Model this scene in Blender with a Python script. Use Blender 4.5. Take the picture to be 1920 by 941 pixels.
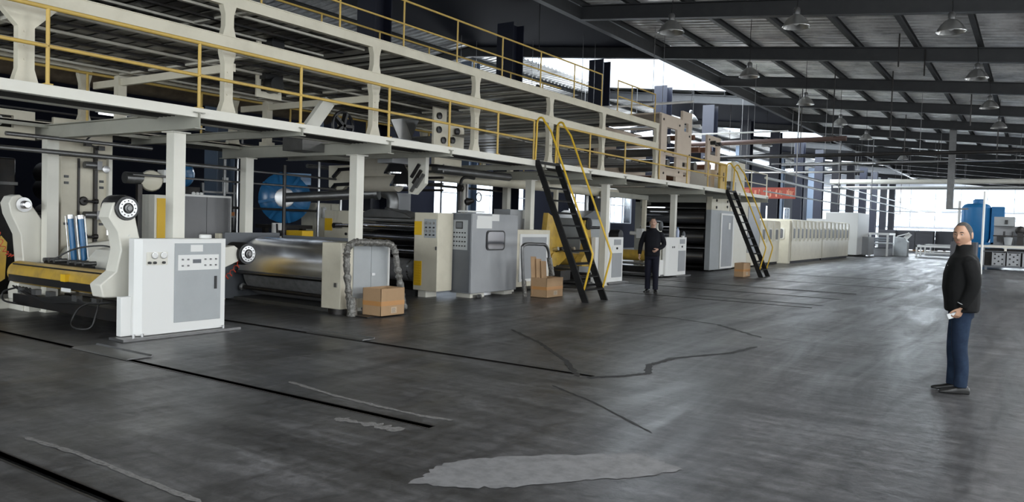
import bpy, math, random
from mathutils import Vector, Matrix
random.seed(7)
PI = math.pi
for o in list(bpy.data.objects):
    bpy.data.objects.remove(o)
scene = bpy.context.scene
COL = scene.collection

# ------------------------------------------------------------------ camera
cam_d = bpy.data.cameras.new('camera')
cam = bpy.data.objects.new('camera', cam_d)
COL.objects.link(cam)
cam_d.sensor_width = 36.0
cam_d.sensor_fit = 'HORIZONTAL'
cam_d.lens = 1465.4 / 1920 * 36.0
cam_d.clip_start = 0.05
cam_d.clip_end = 400
yaw, pit, rol = math.radians(33.82), math.radians(-2.156), math.radians(1.746)
fw = Vector((-math.sin(yaw)*math.cos(pit), math.cos(yaw)*math.cos(pit), math.sin(pit)))
rt = Vector((math.cos(yaw), math.sin(yaw), 0))
up = rt.cross(fw)
r2 = rt*math.cos(rol) + up*math.sin(rol)
u2 = -rt*math.sin(rol) + up*math.cos(rol)
mw = Matrix((r2, u2, -fw)).transposed().to_4x4()
mw.translation = Vector((0, 0, 1.6))
cam.matrix_world = mw
scene.camera = cam

# ------------------------------------------------------------------ world, exposure
scene.view_settings.view_transform = 'Standard'
scene.view_settings.look = 'None'
scene.view_settings.gamma = 1.0
scene.view_settings.exposure = 0.65
scene.view_settings.use_curve_mapping = False
world = bpy.data.worlds.new('overcast_sky')
scene.world = world
world.use_nodes = True
wb = world.node_tree.nodes['Background']
wb.inputs[0].default_value = (0.82, 0.90, 1.0, 1)
wb.inputs[1].default_value = 2.2

def area(name, loc, direction, sx, sy, L, col=(1, 1, 1)):
    """daylight at an opening, or added fill: L is its radiance"""
    d = bpy.data.lights.new(name, 'AREA')
    d.shape = 'RECTANGLE'
    d.size, d.size_y = sx, sy
    d.energy = L * PI * sx * sy
    d.color = col
    o = bpy.data.objects.new(name, d)
    COL.objects.link(o)
    o.location = loc
    o.rotation_euler = Vector(direction).to_track_quat('-Z', 'Y').to_euler()
    return o
L_RIGHT, L_BACK, L_ROOFR, L_ROOFL, L_END, L_LEFT = 5.6, 5.6, 6.5, 8.0, 12.0, 8.0
FL0, FL1, FLR = (0.026, 0.026, 0.027), (0.075, 0.075, 0.077), (0.28, 0.5)

DAY = (0.93, 0.97, 1.0)
WARM = (1.0, 0.97, 0.92)
# right wall windows (out of the picture on the right) and the big gate behind the camera
for yy in (-3.0, 7.5, 18.0, 29.0, 41.0):
    area('daylight_right', (11.85, yy, 2.9), (-1, 0, 0), 3.2, 8.0, L_RIGHT, WARM)   # size x is vertical here
for xx in (-12.0, -3.0, 6.0):
    area('daylight_gate', (xx, -7.85, 2.6), (0, 1, 0), 6.5, 3.6, L_BACK, WARM)
# unseen roof lights added over the right half to brighten the machine fronts
for yy in (5.3, 17.3, 35.3, 53.3):
    area('fill_roof_right', (4.2, yy, 6.55), (0, 0, -1), 4.6, 5.4, L_ROOFR, WARM)
# roof lights over the left half
for yy in (32.6, 56.3, 80.3):
    area('daylight_roof_left', (-15.7, yy, 8.80), (0.0995, 0, -0.995), 8.2, 11.2, L_ROOFL, DAY)
# end wall and left wall windows; the dim middle band is added
area('daylight_end_high', (-10.0, 103.7, 5.75), (0, -1, 0), 26.0, 2.9, L_END, DAY)
area('end_wall_fill', (-10.0, 103.7, 3.3), (0, -1, 0), 26.0, 1.8, 0.27, (0.86, 0.89, 1.0))  # added lamp: gives the pale wall between the window bands its brightness
area('daylight_end_low', (-14.0, 103.7, 1.6), (0, -1, 0), 19.0, 1.4, L_END, DAY)
for yy in (33.0, 46.0, 59.0, 72.0, 88.0):
    area('daylight_left', (-23.8, yy, 2.9), (1, 0, 0), 2.4, 8.0, L_LEFT, DAY)

# ------------------------------------------------------------------ materials
MATS = {}
def mat(name, col, rough=0.5, metal=0.0, dirt=0.0, dirtcol=None, scale=3.0, bump=0.0, spec=0.5, rvar=0.0, emit=None, alpha=None):
    if name in MATS: return MATS[name]
    m = bpy.data.materials.new(name); MATS[name] = m
    m.use_nodes = True
    nt = m.node_tree; b = nt.nodes['Principled BSDF']
    b.inputs['Base Color'].default_value = (*col, 1)
    b.inputs['Roughness'].default_value = rough
    b.inputs['Metallic'].default_value = metal
    b.inputs['Specular IOR Level'].default_value = spec
    if dirt or bump or rvar:
        g = nt.nodes.new('ShaderNodeNewGeometry')
        n = nt.nodes.new('ShaderNodeTexNoise'); n.inputs['Scale'].default_value = scale
        n.inputs['Detail'].default_value = 6; n.inputs['Roughness'].default_value = 0.65
        nt.links.new(g.outputs['Position'], n.inputs['Vector'])
    if dirt:
        r = nt.nodes.new('ShaderNodeValToRGB')
        r.color_ramp.elements[0].position = 0.42; r.color_ramp.elements[1].position = 0.75
        mx = nt.nodes.new('ShaderNodeMix'); mx.data_type = 'RGBA'
        mu = nt.nodes.new('ShaderNodeMath'); mu.operation = 'MULTIPLY'; mu.inputs[1].default_value = dirt
        dc = dirtcol or tuple(c*0.45 for c in col)
        mx.inputs[6].default_value = (*col, 1); mx.inputs[7].default_value = (*dc, 1)
        nt.links.new(n.outputs[0], r.inputs[0]); nt.links.new(r.outputs[0], mu.inputs[0])
        nt.links.new(mu.outputs[0], mx.inputs[0]); nt.links.new(mx.outputs[2], b.inputs['Base Color'])
    if rvar:
        mr = nt.nodes.new('ShaderNodeMapRange'); mr.inputs[3].default_value = rough-rvar; mr.inputs[4].default_value = rough+rvar
        nt.links.new(n.outputs[0], mr.inputs[0]); nt.links.new(mr.outputs[0], b.inputs['Roughness'])
    if bump:
        bp = nt.nodes.new('ShaderNodeBump'); bp.inputs['Strength'].default_value = bump; bp.inputs['Distance'].default_value = 0.01
        nt.links.new(n.outputs[0], bp.inputs['Height']); nt.links.new(bp.outputs[0], b.inputs['Normal'])
    if emit:
        b.inputs['Emission Color'].default_value = (*emit[0], 1); b.inputs['Emission Strength'].default_value = emit[1]
    return m

CREAM = mat('cream_paint', (0.70, 0.655, 0.53), 0.42, dirt=0.35, dirtcol=(0.42, 0.38, 0.29), scale=2.2)
CREAMW = mat('warm_white_paint', (0.76, 0.74, 0.66), 0.38, dirt=0.2, dirtcol=(0.55, 0.52, 0.45), scale=2.0)
SAGE = mat('grey_green_steel_paint', (0.40, 0.395, 0.34), 0.5, dirt=0.35, scale=1.7)
PINKCREAM = mat('beige_plate_paint', (0.62, 0.52, 0.42), 0.5, dirt=0.3, dirtcol=(0.42, 0.33, 0.25), scale=2.5)
YEL = mat('yellow_rail_paint', (0.62, 0.42, 0.10), 0.42, dirt=0.5, dirtcol=(0.40, 0.27, 0.12), scale=5)
YEL2 = mat('yellow_ladder_paint', (0.72, 0.46, 0.03), 0.38, dirt=0.3, dirtcol=(0.5, 0.3, 0.05), scale=5)
YPAN = mat('yellow_panel_paint', (0.78, 0.48, 0.02), 0.45)
YTUBE = mat('yellow_beam_paint', (0.56, 0.36, 0.06), 0.35, dirt=0.6, dirtcol=(0.2, 0.14, 0.06), scale=4)
GREY = mat('light_grey_door_paint', (0.40, 0.42, 0.43), 0.45, dirt=0.15)
GREY2 = mat('mid_grey_sheet', (0.36, 0.37, 0.385), 0.4, dirt=0.2, scale=1.5)
DGREY = mat('dark_grey_sheet', (0.13, 0.14, 0.155), 0.42, dirt=0.2)
CABGREY = mat('control_cabinet_grey', (0.16, 0.16, 0.165), 0.35, dirt=0.2)
BLACK = mat('black_paint', (0.006, 0.006, 0.0065), 0.5, spec=0.25, dirt=0.3, dirtcol=(0.03, 0.028, 0.025))
BLACKP = mat('black_plastic', (0.015, 0.015, 0.016), 0.35)
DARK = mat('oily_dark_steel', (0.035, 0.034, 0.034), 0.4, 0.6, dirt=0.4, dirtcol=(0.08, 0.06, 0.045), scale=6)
MIDST = mat('dull_steel', (0.22, 0.22, 0.22), 0.42, 0.85, dirt=0.4, scale=5)
CHROME = mat('polished_steel', (0.62, 0.62, 0.63), 0.16, 1.0, dirt=0.2, dirtcol=(0.35, 0.35, 0.35), scale=2, rvar=0.05)
CHROMED = mat('smoked_roll_steel', (0.16, 0.16, 0.17), 0.2, 1.0)
ALU = mat('brushed_aluminium', (0.6, 0.6, 0.6), 0.35, 1.0)
WHITE = mat('white_plate', (0.8, 0.8, 0.78), 0.45)
PAPER = mat('paper_sheet', (0.82, 0.82, 0.8), 0.8)
KRAFT = mat('kraft_cardboard', (0.42, 0.27, 0.15), 0.85, dirt=0.25, dirtcol=(0.3, 0.19, 0.1), scale=8)
KRAFTL = mat('pale_cardboard', (0.52, 0.40, 0.28), 0.85)
TAPE = mat('brown_parcel_tape', (0.50, 0.25, 0.09), 0.35)
PAPERBAND = mat('worn_dark_paper_roll', (0.24, 0.24, 0.245), 0.75, dirt=0.5, dirtcol=(0.05, 0.05, 0.05), scale=9)
BLUEP = mat('blue_machine_paint', (0.025, 0.15, 0.34), 0.22, dirt=0.3, dirtcol=(0.02, 0.09, 0.2), scale=4)
BLUET = mat('blue_tank_paint', (0.02, 0.20, 0.48), 0.4, dirt=0.2)
RED = mat('red_hose', (0.55, 0.06, 0.03), 0.4)
BANNER = mat('red_banner_cloth', (0.30, 0.06, 0.04), 0.8)
ORANGE = mat('orange_part', (0.6, 0.2, 0.04), 0.5)
WRAP = mat('grey_film_wrap', (0.10, 0.095, 0.085), 0.3, 0.2, dirt=0.9, dirtcol=(0.42, 0.41, 0.38), scale=26, bump=1.0)
CLOTH = mat('beige_web_paper', (0.50, 0.46, 0.38), 0.7, dirt=0.2)
DUCTB = mat('brown_insulated_duct', (0.13, 0.10, 0.07), 0.5, 0.3, dirt=0.7, dirtcol=(0.3, 0.24, 0.16), scale=3)
RUBBER = mat('black_rubber_hose', (0.02, 0.02, 0.02), 0.5)
NAVY = mat('navy_steel_paint', (0.010, 0.012, 0.024), 0.45, dirt=0.3)
NAVYC = mat('pale_blue_grey', (0.12, 0.16, 0.22), 0.5)
ROOFST = mat('dark_roof_steel', (0.022, 0.023, 0.025), 0.55, dirt=0.4, dirtcol=(0.05, 0.05, 0.05))
PURL = mat('purlin_steel', (0.035, 0.037, 0.038), 0.5, 0.3, dirt=0.4, dirtcol=(0.08, 0.08, 0.08))
ROOFSH = mat('galvanised_roof_sheet', (0.82, 0.82, 0.81), 0.36, 0.25, dirt=0.85, dirtcol=(0.25, 0.25, 0.25), scale=1.3, rvar=0.12)
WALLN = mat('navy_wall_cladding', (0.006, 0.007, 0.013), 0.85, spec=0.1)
WALLW = mat('pale_wall_cladding', (0.62, 0.64, 0.68), 0.6)
WALLG = mat('grey_wall_cladding', (0.22, 0.23, 0.25), 0.6)
LAMPSH = mat('spun_aluminium_lamp', (0.5, 0.5, 0.49), 0.3, 0.9, dirt=0.3)
GLASSM = mat('window_pane', (0.9, 0.95, 1.0), 0.1)
PALLET = mat('dark_stacked_board', (0.10, 0.10, 0.11), 0.8)
SKIN = mat('skin', (0.43, 0.25, 0.165), 0.5)
SKIN2 = mat('skin_pale', (0.44, 0.27, 0.20), 0.5)
JACK = mat('black_jacket_cloth', (0.0045, 0.0048, 0.005), 0.8, spec=0.2, dirt=0.5, dirtcol=(0.009, 0.0092, 0.0095), scale=14, bump=0.4)
JACK2 = mat('dark_navy_workwear', (0.006, 0.0065, 0.010), 0.8, spec=0.2)
JEAN = mat('blue_denim', (0.009, 0.017, 0.036), 0.85, spec=0.2, dirt=0.6, dirtcol=(0.028, 0.05, 0.09), scale=7, bump=0.4)
JEAN2 = mat('navy_trouser_cloth', (0.009, 0.0095, 0.018), 0.85, spec=0.2)
SHOE = mat('black_leather_shoe', (0.012, 0.012, 0.012), 0.35)
HAIR = mat('cropped_grey_black_hair', (0.045, 0.042, 0.04), 0.8, dirt=0.6, dirtcol=(0.14, 0.13, 0.12), scale=60)
HAIRB = mat('black_hair', (0.012, 0.011, 0.011), 0.6)
EYEW = mat('eye_white', (0.6, 0.58, 0.55), 0.3)
LIP = mat('lip', (0.32, 0.12, 0.09), 0.5)
GRATE = mat('dark_deck_grating', (0.05, 0.05, 0.048), 0.6, 0.4, dirt=0.5, dirtcol=(0.1, 0.1, 0.09))
SLATM = mat('web_slat_steel', (0.13, 0.125, 0.115), 0.4, 0.4, dirt=0.7, dirtcol=(0.42, 0.40, 0.34), scale=2)
PSLAT = mat('pale_dusty_slat', (0.70, 0.67, 0.58), 0.5, dirt=0.5, scale=2)
HOODM = mat('polished_hood_sheet', (0.82, 0.82, 0.83), 0.24, 1.0, dirt=0.25, dirtcol=(0.45, 0.45, 0.46), scale=1.5, rvar=0.06)
DRUMM = mat('black_chromed_drum', (0.30, 0.30, 0.31), 0.22, 1.0)
CONC = mat('light_concrete_patch', (0.20, 0.20, 0.205), 0.7, dirt=0.8, dirtcol=(0.10, 0.10, 0.105), scale=9, bump=0.5)
TAR = mat('dark_tar_line', (0.022, 0.022, 0.023), 0.6)
SCAR = mat('chipped_concrete_edge', (0.20, 0.195, 0.19), 0.8, dirt=0.8, dirtcol=(0.06, 0.06, 0.06), scale=30, bump=1.0)
GLOWT = mat('fluorescent_tube', (0.9, 0.9, 0.9), 0.4, emit=((0.9, 0.95, 1.0), 1.6))
BLUEL = mat('pale_blue_plastic', (0.45, 0.52, 0.68), 0.3)
BROWNC = mat('brown_copper_rolls', (0.2, 0.09, 0.05), 0.5, 0.3)

def floor_material():
    m = bpy.data.materials.new('polished_concrete_floor'); m.use_nodes = True
    nt = m.node_tree; N = nt.nodes; Lk = nt.links; b = N['Principled BSDF']
    g = N.new('ShaderNodeNewGeometry')
    def noise(scale, det, vec=None, stretch=None, dist=0.0, rot=0.0):
        mp = N.new('ShaderNodeMapping'); mp.inputs['Scale'].default_value = stretch or (1, 1, 1)
        mp.inputs['Rotation'].default_value = (0, 0, rot)
        Lk.new(g.outputs['Position'], mp.inputs['Vector'])
        n = N.new('ShaderNodeTexNoise'); n.inputs['Scale'].default_value = scale; n.inputs['Detail'].default_value = det
        n.inputs['Roughness'].default_value = 0.6; n.inputs['Distortion'].default_value = dist
        Lk.new(mp.outputs[0], n.inputs['Vector']); return n.outputs[0]
    def ramp(src, p0, c0, p1, c1):
        r = N.new('ShaderNodeValToRGB'); e = r.color_ramp.elements
        e[0].position = p0; e[0].color = (*c0, 1); e[1].position = p1; e[1].color = (*c1, 1)
        Lk.new(src, r.inputs[0]); return r.outputs[0]
    def mixc(fac, a, bb, mode='MIX'):
        x = N.new('ShaderNodeMix'); x.data_type = 'RGBA'; x.blend_type = mode
        if isinstance(fac, float): x.inputs[0].default_value = fac
        else: Lk.new(fac, x.inputs[0])
        Lk.new(a, x.inputs[6]); Lk.new(bb, x.inputs[7]); return x.outputs[2]
    big = noise(0.32, 5, dist=1.0)
    str_ = noise(0.9, 6, stretch=(2.4, 0.35, 1), dist=0.8)
    strx = noise(1.3, 7, stretch=(0.35, 2.2, 1), dist=0.6, rot=0.3)
    fine = noise(9, 8, dist=0.4)
    grit = noise(60, 4)
    c1 = ramp(big, 0.36, FL0, 0.66, FL1)
    c2 = ramp(str_, 0.35, tuple(c*0.8 for c in FL0), 0.7, tuple(c*1.25 for c in FL1))
    c3 = ramp(strx, 0.35, FL0, 0.72, tuple(c*1.5 for c in FL1))
    c = mixc(0.45, c1, c2); c = mixc(0.35, c, c3)
    f = ramp(fine, 0.3, (0.5, 0.5, 0.5), 0.7, (1.5, 1.5, 1.5)); c = mixc(0.85, c, f, 'MULTIPLY')
    st = noise(2.2, 9, stretch=(0.22, 1.6, 1), dist=1.6, rot=-0.25)
    s2 = ramp(st, 0.45, (1, 1, 1), 0.72, (2.1, 2.1, 2.15)); c = mixc(0.8, c, s2, 'MULTIPLY')
    sw = noise(1.1, 10, stretch=(1.8, 0.25, 1), dist=1.2, rot=0.12)
    s3 = ramp(sw, 0.36, (0.45, 0.45, 0.45), 0.5, (1, 1, 1)); c = mixc(0.7, c, s3, 'MULTIPLY')
    gr = ramp(grit, 0.3, (0.8, 0.8, 0.8), 0.7, (1.15, 1.15, 1.15)); c = mixc(0.8, c, gr, 'MULTIPLY')
    # long tyre sweeps: thin distorted rings
    mp = N.new('ShaderNodeMapping'); mp.inputs['Scale'].default_value = (0.30, 0.11, 1); mp.inputs['Location'].default_value = (0.7, -0.4, 0)
    Lk.new(g.outputs['Position'], mp.inputs['Vector'])
    wv = N.new('ShaderNodeTexWave'); wv.wave_type = 'RINGS'; wv.inputs['Scale'].default_value = 0.9; wv.inputs['Distortion'].default_value = 2.5
    wv.inputs['Detail'].default_value = 2; wv.inputs['Detail Scale'].default_value = 0.8
    Lk.new(mp.outputs[0], wv.inputs['Vector'])
    ln = ramp(wv.outputs[0], 0.0, (0.55, 0.55, 0.55), 0.035, (1, 1, 1)); c = mixc(0.7, c, ln, 'MULTIPLY')
    Lk.new(c, b.inputs['Base Color'])
    mr = N.new('ShaderNodeMapRange'); mr.inputs[1].default_value = 0.3; mr.inputs[2].default_value = 0.7
    mr.inputs[3].default_value = FLR[0]; mr.inputs[4].default_value = FLR[1]
    Lk.new(str_, mr.inputs[0]); Lk.new(mr.outputs[0], b.inputs['Roughness'])
    b.inputs['Specular IOR Level'].default_value = 0.5
    bp = N.new('ShaderNodeBump'); bp.inputs['Strength'].default_value = 0.4; bp.inputs['Distance'].default_value = 0.01
    Lk.new(fine, bp.inputs['Height']); Lk.new(bp.outputs[0], b.inputs['Normal'])
    return m
FLOORM = floor_material()

def pane_material():
    m = bpy.data.materials.new('clear_window_glass'); m.use_nodes = True
    nt = m.node_tree; nt.nodes.clear()
    o = nt.nodes.new('ShaderNodeOutputMaterial'); t = nt.nodes.new('ShaderNodeBsdfTransparent'); gl = nt.nodes.new('ShaderNodeBsdfGlossy')
    gl.inputs['Roughness'].default_value = 0.1
    mx = nt.nodes.new('ShaderNodeMixShader'); mx.inputs[0].default_value = 0.07
    t.inputs[0].default_value = (0.95, 0.98, 1, 1)
    nt.links.new(t.outputs[0], mx.inputs[1]); nt.links.new(gl.outputs[0], mx.inputs[2]); nt.links.new(mx.outputs[0], o.inputs[0])
    return m
PANE = pane_material()

# ------------------------------------------------------------------ mesh helpers
class M:
    def __init__(s): s.v = []; s.f = []
    def add(s, vs, fs):
        b = len(s.v); s.v += [tuple(x) for x in vs]; s.f += [tuple(b+i for i in f) for f in fs]; return s
    def box(s, x0, x1, y0, y1, z0, z1):
        if x0 > x1: x0, x1 = x1, x0
        if y0 > y1: y0, y1 = y1, y0
        if z0 > z1: z0, z1 = z1, z0
        return s.add([(x0,y0,z0),(x1,y0,z0),(x1,y1,z0),(x0,y1,z0),(x0,y0,z1),(x1,y0,z1),(x1,y1,z1),(x0,y1,z1)],
                     [(3,2,1,0),(4,5,6,7),(0,1,5,4),(1,2,6,5),(2,3,7,6),(3,0,4,7)])
    def bar(s, a, b, w, h, upv=(0, 0, 1)):
        """rectangular bar from a to b, w sideways, h along up"""
        a = Vector(a); b = Vector(b); d = (b-a).normalized(); u = Vector(upv)
        sd = d.cross(u)
        if sd.length < 1e-4: sd = d.cross(Vector((1, 0, 0)))
        sd.normalize(); u = sd.cross(d).normalized()
        vs = []
        for p in (a, b):
            for i, j in ((-1,-1),(1,-1),(1,1),(-1,1)): vs.append(p + sd*(i*w/2) + u*(j*h/2))
        return s.add(vs, [(3,2,1,0),(4,5,6,7),(0,1,5,4),(1,2,6,5),(2,3,7,6),(3,0,4,7)])
    def prism(s, pts, axis, a0, a1):
        n = len(pts); A = []
        ar = sum(pts[i][0]*pts[(i+1)%n][1]-pts[(i+1)%n][0]*pts[i][1] for i in range(n))
        if ar < 0: pts = pts[::-1]
        def P(p, a):
            return {'X': (a, p[0], p[1]), 'Y': (p[0], a, p[1]), 'Z': (p[0], p[1], a)}[axis]
        if a0 > a1: a0, a1 = a1, a0
        vs = [P(p, a0) for p in pts] + [P(p, a1) for p in pts]
        fs = [tuple(range(n))[::-1], tuple(range(n, 2*n))] + [(i, (i+1)%n, n+(i+1)%n, n+i) for i in range(n)]
        if axis == 'Y': fs = [f[::-1] for f in fs]
        return s.add(vs, fs)
    def cyl(s, a, b, r, r2=None, seg=16, cap=True):
        a = Vector(a); b = Vector(b); r2 = r if r2 is None else r2
        return s.lathe([(r, 0), (r2, (b-a).length)], a, b-a, seg, cap)
    def lathe(s, prof, o, ax, seg=20, cap=True):
        o = Vector(o); ax = Vector(ax).normalized()
        u = ax.orthogonal().normalized(); w = ax.cross(u)
        vs = []; fs = []
        for r, t in prof:
            for k in range(seg):
                a = 2*PI*k/seg; vs.append(o + ax*t + (u*math.cos(a) + w*math.sin(a))*max(r, 1e-4))
        for i in range(len(prof)-1):
            for k in range(seg):
                k2 = (k+1) % seg; fs.append((i*seg+k, i*seg+k2, (i+1)*seg+k2, (i+1)*seg+k))
        if cap:
            fs.append(tuple(range(seg))[::-1]); fs.append(tuple((len(prof)-1)*seg+k for k in range(seg)))
        return s.add(vs, fs)
    def tube(s, pts, r, seg=8, closed=False):
        P = [Vector(p) for p in pts]; n = len(P); vs = []; fs = []; u = None
        for i in range(n):
            t = ((P[min(i+1, n-1)]-P[i]).normalized() + (P[i]-P[max(i-1, 0)]).normalized())
            t = t.normalized() if t.length > 1e-6 else (P[i]-P[i-1]).normalized()
            if u is None: u = t.orthogonal().normalized()
            else:
                u = u - t*u.dot(t); u = u.normalized() if u.length > 1e-5 else t.orthogonal().normalized()
            w = t.cross(u); rr = r[i] if isinstance(r, (list, tuple)) else r
            for k in range(seg):
                a = 2*PI*k/seg; vs.append(P[i] + (u*math.cos(a)+w*math.sin(a))*rr)
        for i in range(n-1):
            for k in range(seg):
                k2 = (k+1) % seg; fs.append((i*seg+k, i*seg+k2, (i+1)*seg+k2, (i+1)*seg+k))
        fs.append(tuple(range(seg))[::-1]); fs.append(tuple((n-1)*seg+k for k in range(seg)))
        return s.add(vs, fs)
    def loft(s, rings):
        n = len(rings[0]); vs = [p for r in rings for p in r]; fs = []
        for i in range(len(rings)-1):
            for k in range(n):
                k2 = (k+1) % n; fs.append((i*n+k, i*n+k2, (i+1)*n+k2, (i+1)*n+k))
        fs.append(tuple(range(n))[::-1]); fs.append(tuple((len(rings)-1)*n+k for k in range(n)))
        return s.add(vs, fs)
    def plate(s, x0, x1, y0, y1, z0, z1, holes):
        """plate normal to X with rectangular holes (ya,yb,za,zb)"""
        ys = sorted({y0, y1, *[h[0] for h in holes], *[h[1] for h in holes]})
        zs = sorted({z0, z1, *[h[2] for h in holes], *[h[3] for h in holes]})
        for i in range(len(ys)-1):
            for j in range(len(zs)-1):
                cy, cz = (ys[i]+ys[i+1])/2, (zs[j]+zs[j+1])/2
                if any(h[0] < cy < h[1] and h[2] < cz < h[3] for h in holes): continue
                s.box(x0, x1, ys[i], ys[i+1], zs[j], zs[j+1])
        return s
    def ibeam(s, x0, x1, y, z0, z1, w=0.14, t=0.012):
        s.box(x0, x1, y-w/2, y+w/2, z1-t, z1); s.box(x0, x1, y-w/2, y+w/2, z0, z0+t)
        return s.box(x0, x1, y-t/2, y+t/2, z0+t, z1-t)

LOC = {}
def mesh_obj(name, m, material, o=(0, 0, 0), bev=0.0, sharp=35):
    me = bpy.data.meshes.new(name)
    ox, oy, oz = o
    me.from_pydata([(x-ox, y-oy, z-oz) for x, y, z in m.v], [], m.f)
    me.materials.append(material)
    me.update()
    me.polygons.foreach_set('use_smooth', [True]*len(me.polygons))
    me.set_sharp_from_angle(angle=math.radians(sharp))
    ob = bpy.data.objects.new(name, me); COL.objects.link(ob)
    if bev:
        b = ob.modifiers.new('edge', 'BEVEL'); b.width = bev; b.segments = 2; b.limit_method = 'ANGLE'; b.angle_limit = math.radians(50)
    return ob
def tag(o, label, cat, group=None, kind=None):
    o['label'] = label; o['category'] = cat
    if group: o['group'] = group
    if kind: o['kind'] = kind
    return o
def thing(name, label, cat, loc=(0, 0, 0), group=None):
    o = bpy.data.objects.new(name, None); COL.objects.link(o); o.empty_display_size = 0.1
    o.location = loc; LOC[o.name] = tuple(loc)
    return tag(o, label, cat, group)
def part(name, m, material, parent, bev=0.0, label=None, sharp=35):
    ob = mesh_obj(name, m, material, LOC[parent.name], bev, sharp); ob.parent = parent
    LOC[ob.name] = LOC[parent.name]
    if label: ob['label'] = label
    return ob
def single(name, m, material, label, cat, group=None, bev=0.0, loc=(0, 0, 0)):
    o = mesh_obj(name, m, material, loc, bev); o.location = loc; LOC[o.name] = tuple(loc)
    return tag(o, label, cat, group)
def struct(name, m, material, label=None):
    o = mesh_obj(name, m, material); o['kind'] = 'structure'
    if label: o['label'] = label
    return o
def dup(o, parent=None, loc=None):
    c = o.copy(); COL.objects.link(c)
    if parent is not None: c.parent = parent
    if loc is not None: c.location = loc
    for ch in list(o.children): dup(ch, c)
    return c
# ================================================================== THE HALL
SLOTS = [2.32, 4.63, 7.27, 16.9, 19.6, 21.7]
def floor():
    m = M(); w = 0.035; X0, X1, Y0, Y1 = -24.0, 12.0, -8.0, 104.0; SA, SB = -14.2, -3.8
    y = Y0
    def q(x0, x1, y0, y1): m.add([(x0,y0,0),(x1,y0,0),(x1,y1,0),(x0,y1,0)], [(0,1,2,3)])
    for sy in SLOTS:
        q(X0, X1, y, sy-w); q(X0, SA, sy-w, sy+w); q(SB, X1, sy-w, sy+w)
        d = -0.09
        m.add([(SA,sy-w,d),(SB,sy-w,d),(SB,sy+w,d),(SA,sy+w,d)], [(0,1,2,3)])
        m.add([(SA,sy-w,0),(SB,sy-w,0),(SB,sy-w,d),(SA,sy-w,d)], [(0,3,2,1)][::1])
        m.add([(SA,sy+w,0),(SB,sy+w,0),(SB,sy+w,d),(SA,sy+w,d)], [(0,1,2,3)])
        m.add([(SB,sy-w,0),(SB,sy+w,0),(SB,sy+w,d),(SB,sy-w,d)], [(0,1,2,3)])
        y = sy+w
    q(X0, X1, y, Y1)
    return m
struct('floor', floor(), FLOORM)
# steel edging of the rail slots in the floor
for k, sy in enumerate(SLOTS):
    m = M()
    m.box(-14.2, -3.8, sy-0.05, sy-0.035, -0.03, 0.004); m.box(-14.2, -3.8, sy+0.035, sy+0.045, -0.03, 0.004)
    m.box(-14.2, -3.8, sy-0.034, sy+0.034, -0.088, -0.07)
    struct('trim_%d' % (k+1), m, DARK)
def jag(pts, w, n=14, amp=0.4, z=0.0025):
    """an irregular strip along a polyline, flat on the floor"""
    P = [Vector((*p, 0)) for p in pts]; out = []
    for i in range(len(P)-1):
        for k in range(n): out.append(P[i].lerp(P[i+1], k/n))
    out.append(P[-1]); vs = []; fs = []
    for i, p in enumerate(out):
        d = (out[min(i+1, len(out)-1)]-out[max(i-1, 0)]).normalized(); s = Vector((-d.y, d.x, 0))
        e = 0.25 if i in (0, len(out)-1) else 1
        vs.append(p + s*w*e*(1+random.uniform(-amp, amp)) + Vector((0, 0, z))); vs.append(p - s*w*e*(1+random.uniform(-amp, amp)) + Vector((0, 0, z)))
    for i in range(len(out)-1): fs.append((2*i, 2*i+1, 2*i+3, 2*i+2))
    return M().add(vs, fs)
def blob(pts, n=8, amp=0.02, z=0.003):
    vs = []
    for i in range(len(pts)):
        a = Vector((*pts[i], z)); b = Vector((*pts[(i+1) % len(pts)], z))
        for k in range(n): vs.append(a.lerp(b, k/n) + Vector((random.uniform(-amp, amp), random.uniform(-amp, amp), 0)))
    return M().add(vs, [tuple(range(len(vs)))])
struct('floor_patch', blob([(-1.85,4.9),(-2.08,4.97),(-2.24,5.04),(-2.55,4.75),(-2.9,4.41),(-3.05,4.2),(-3.16,3.98),(-3.12,3.75),(-3.07,3.56),(-2.8,3.68),(-2.55,3.88),(-2.26,4.3),(-2.02,4.56)]), CONC, 'pale concrete repair patch in the dark floor')
struct('floor_scar', jag([(-5.77,2.60),(-5.12,2.64),(-4.47,2.62),(-3.75,2.60)], 0.022), SCAR)
struct('floor_scar', jag([(-5.9,5.02),(-5.2,4.9),(-4.6,4.86),(-4.08,4.84),(-3.8,4.9)], 0.028), SCAR)
struct('floor_scar', jag([(-4.55,4.35),(-4.25,4.38),(-3.9,4.42)], 0.05, amp=0.8), SCAR)
struct('floor_tar_line', jag([(-3.82,7.17),(-3.56,7.52),(-3.43,7.84),(-3.62,8.29),(-3.6,8.94),(-3.19,9.87),(-3.09,10.67)], 0.04, amp=0.3), TAR)
struct('floor_tar_line', jag([(-3.9,7.15),(-4.5,7.9),(-5.4,8.8),(-6.4,9.6)], 0.03, amp=0.5), TAR)
struct('floor_tar_line', jag([(-2.4,5.6),(-3.2,6.2),(-3.9,6.6)], 0.012, amp=0.5), TAR)
struct('floor_tar_line', jag([(-3.3,11.6),(-4.3,12.6),(-5.2,12.9),(-6.2,12.7)], 0.04, amp=0.5), TAR)
for yy in (17.6, 19.6, 21.4):
    struct('floor_tar_line', jag([(-6.6,yy),(-5.2,yy+0.02),(-3.7,yy)], 0.10, amp=0.15), TAR)
for yy, w_ in ((25.0, 0.12), (29.0, 0.12)):
    struct('floor_tar_line', jag([(-8.0,yy),(-5.2,yy+0.05),(-3.2,yy)], w_, amp=0.15), TAR)

RZ = lambda x: 6.43 - 0.1*x if x > -20 else 8.43 - 0.1*(-20-x)
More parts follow.
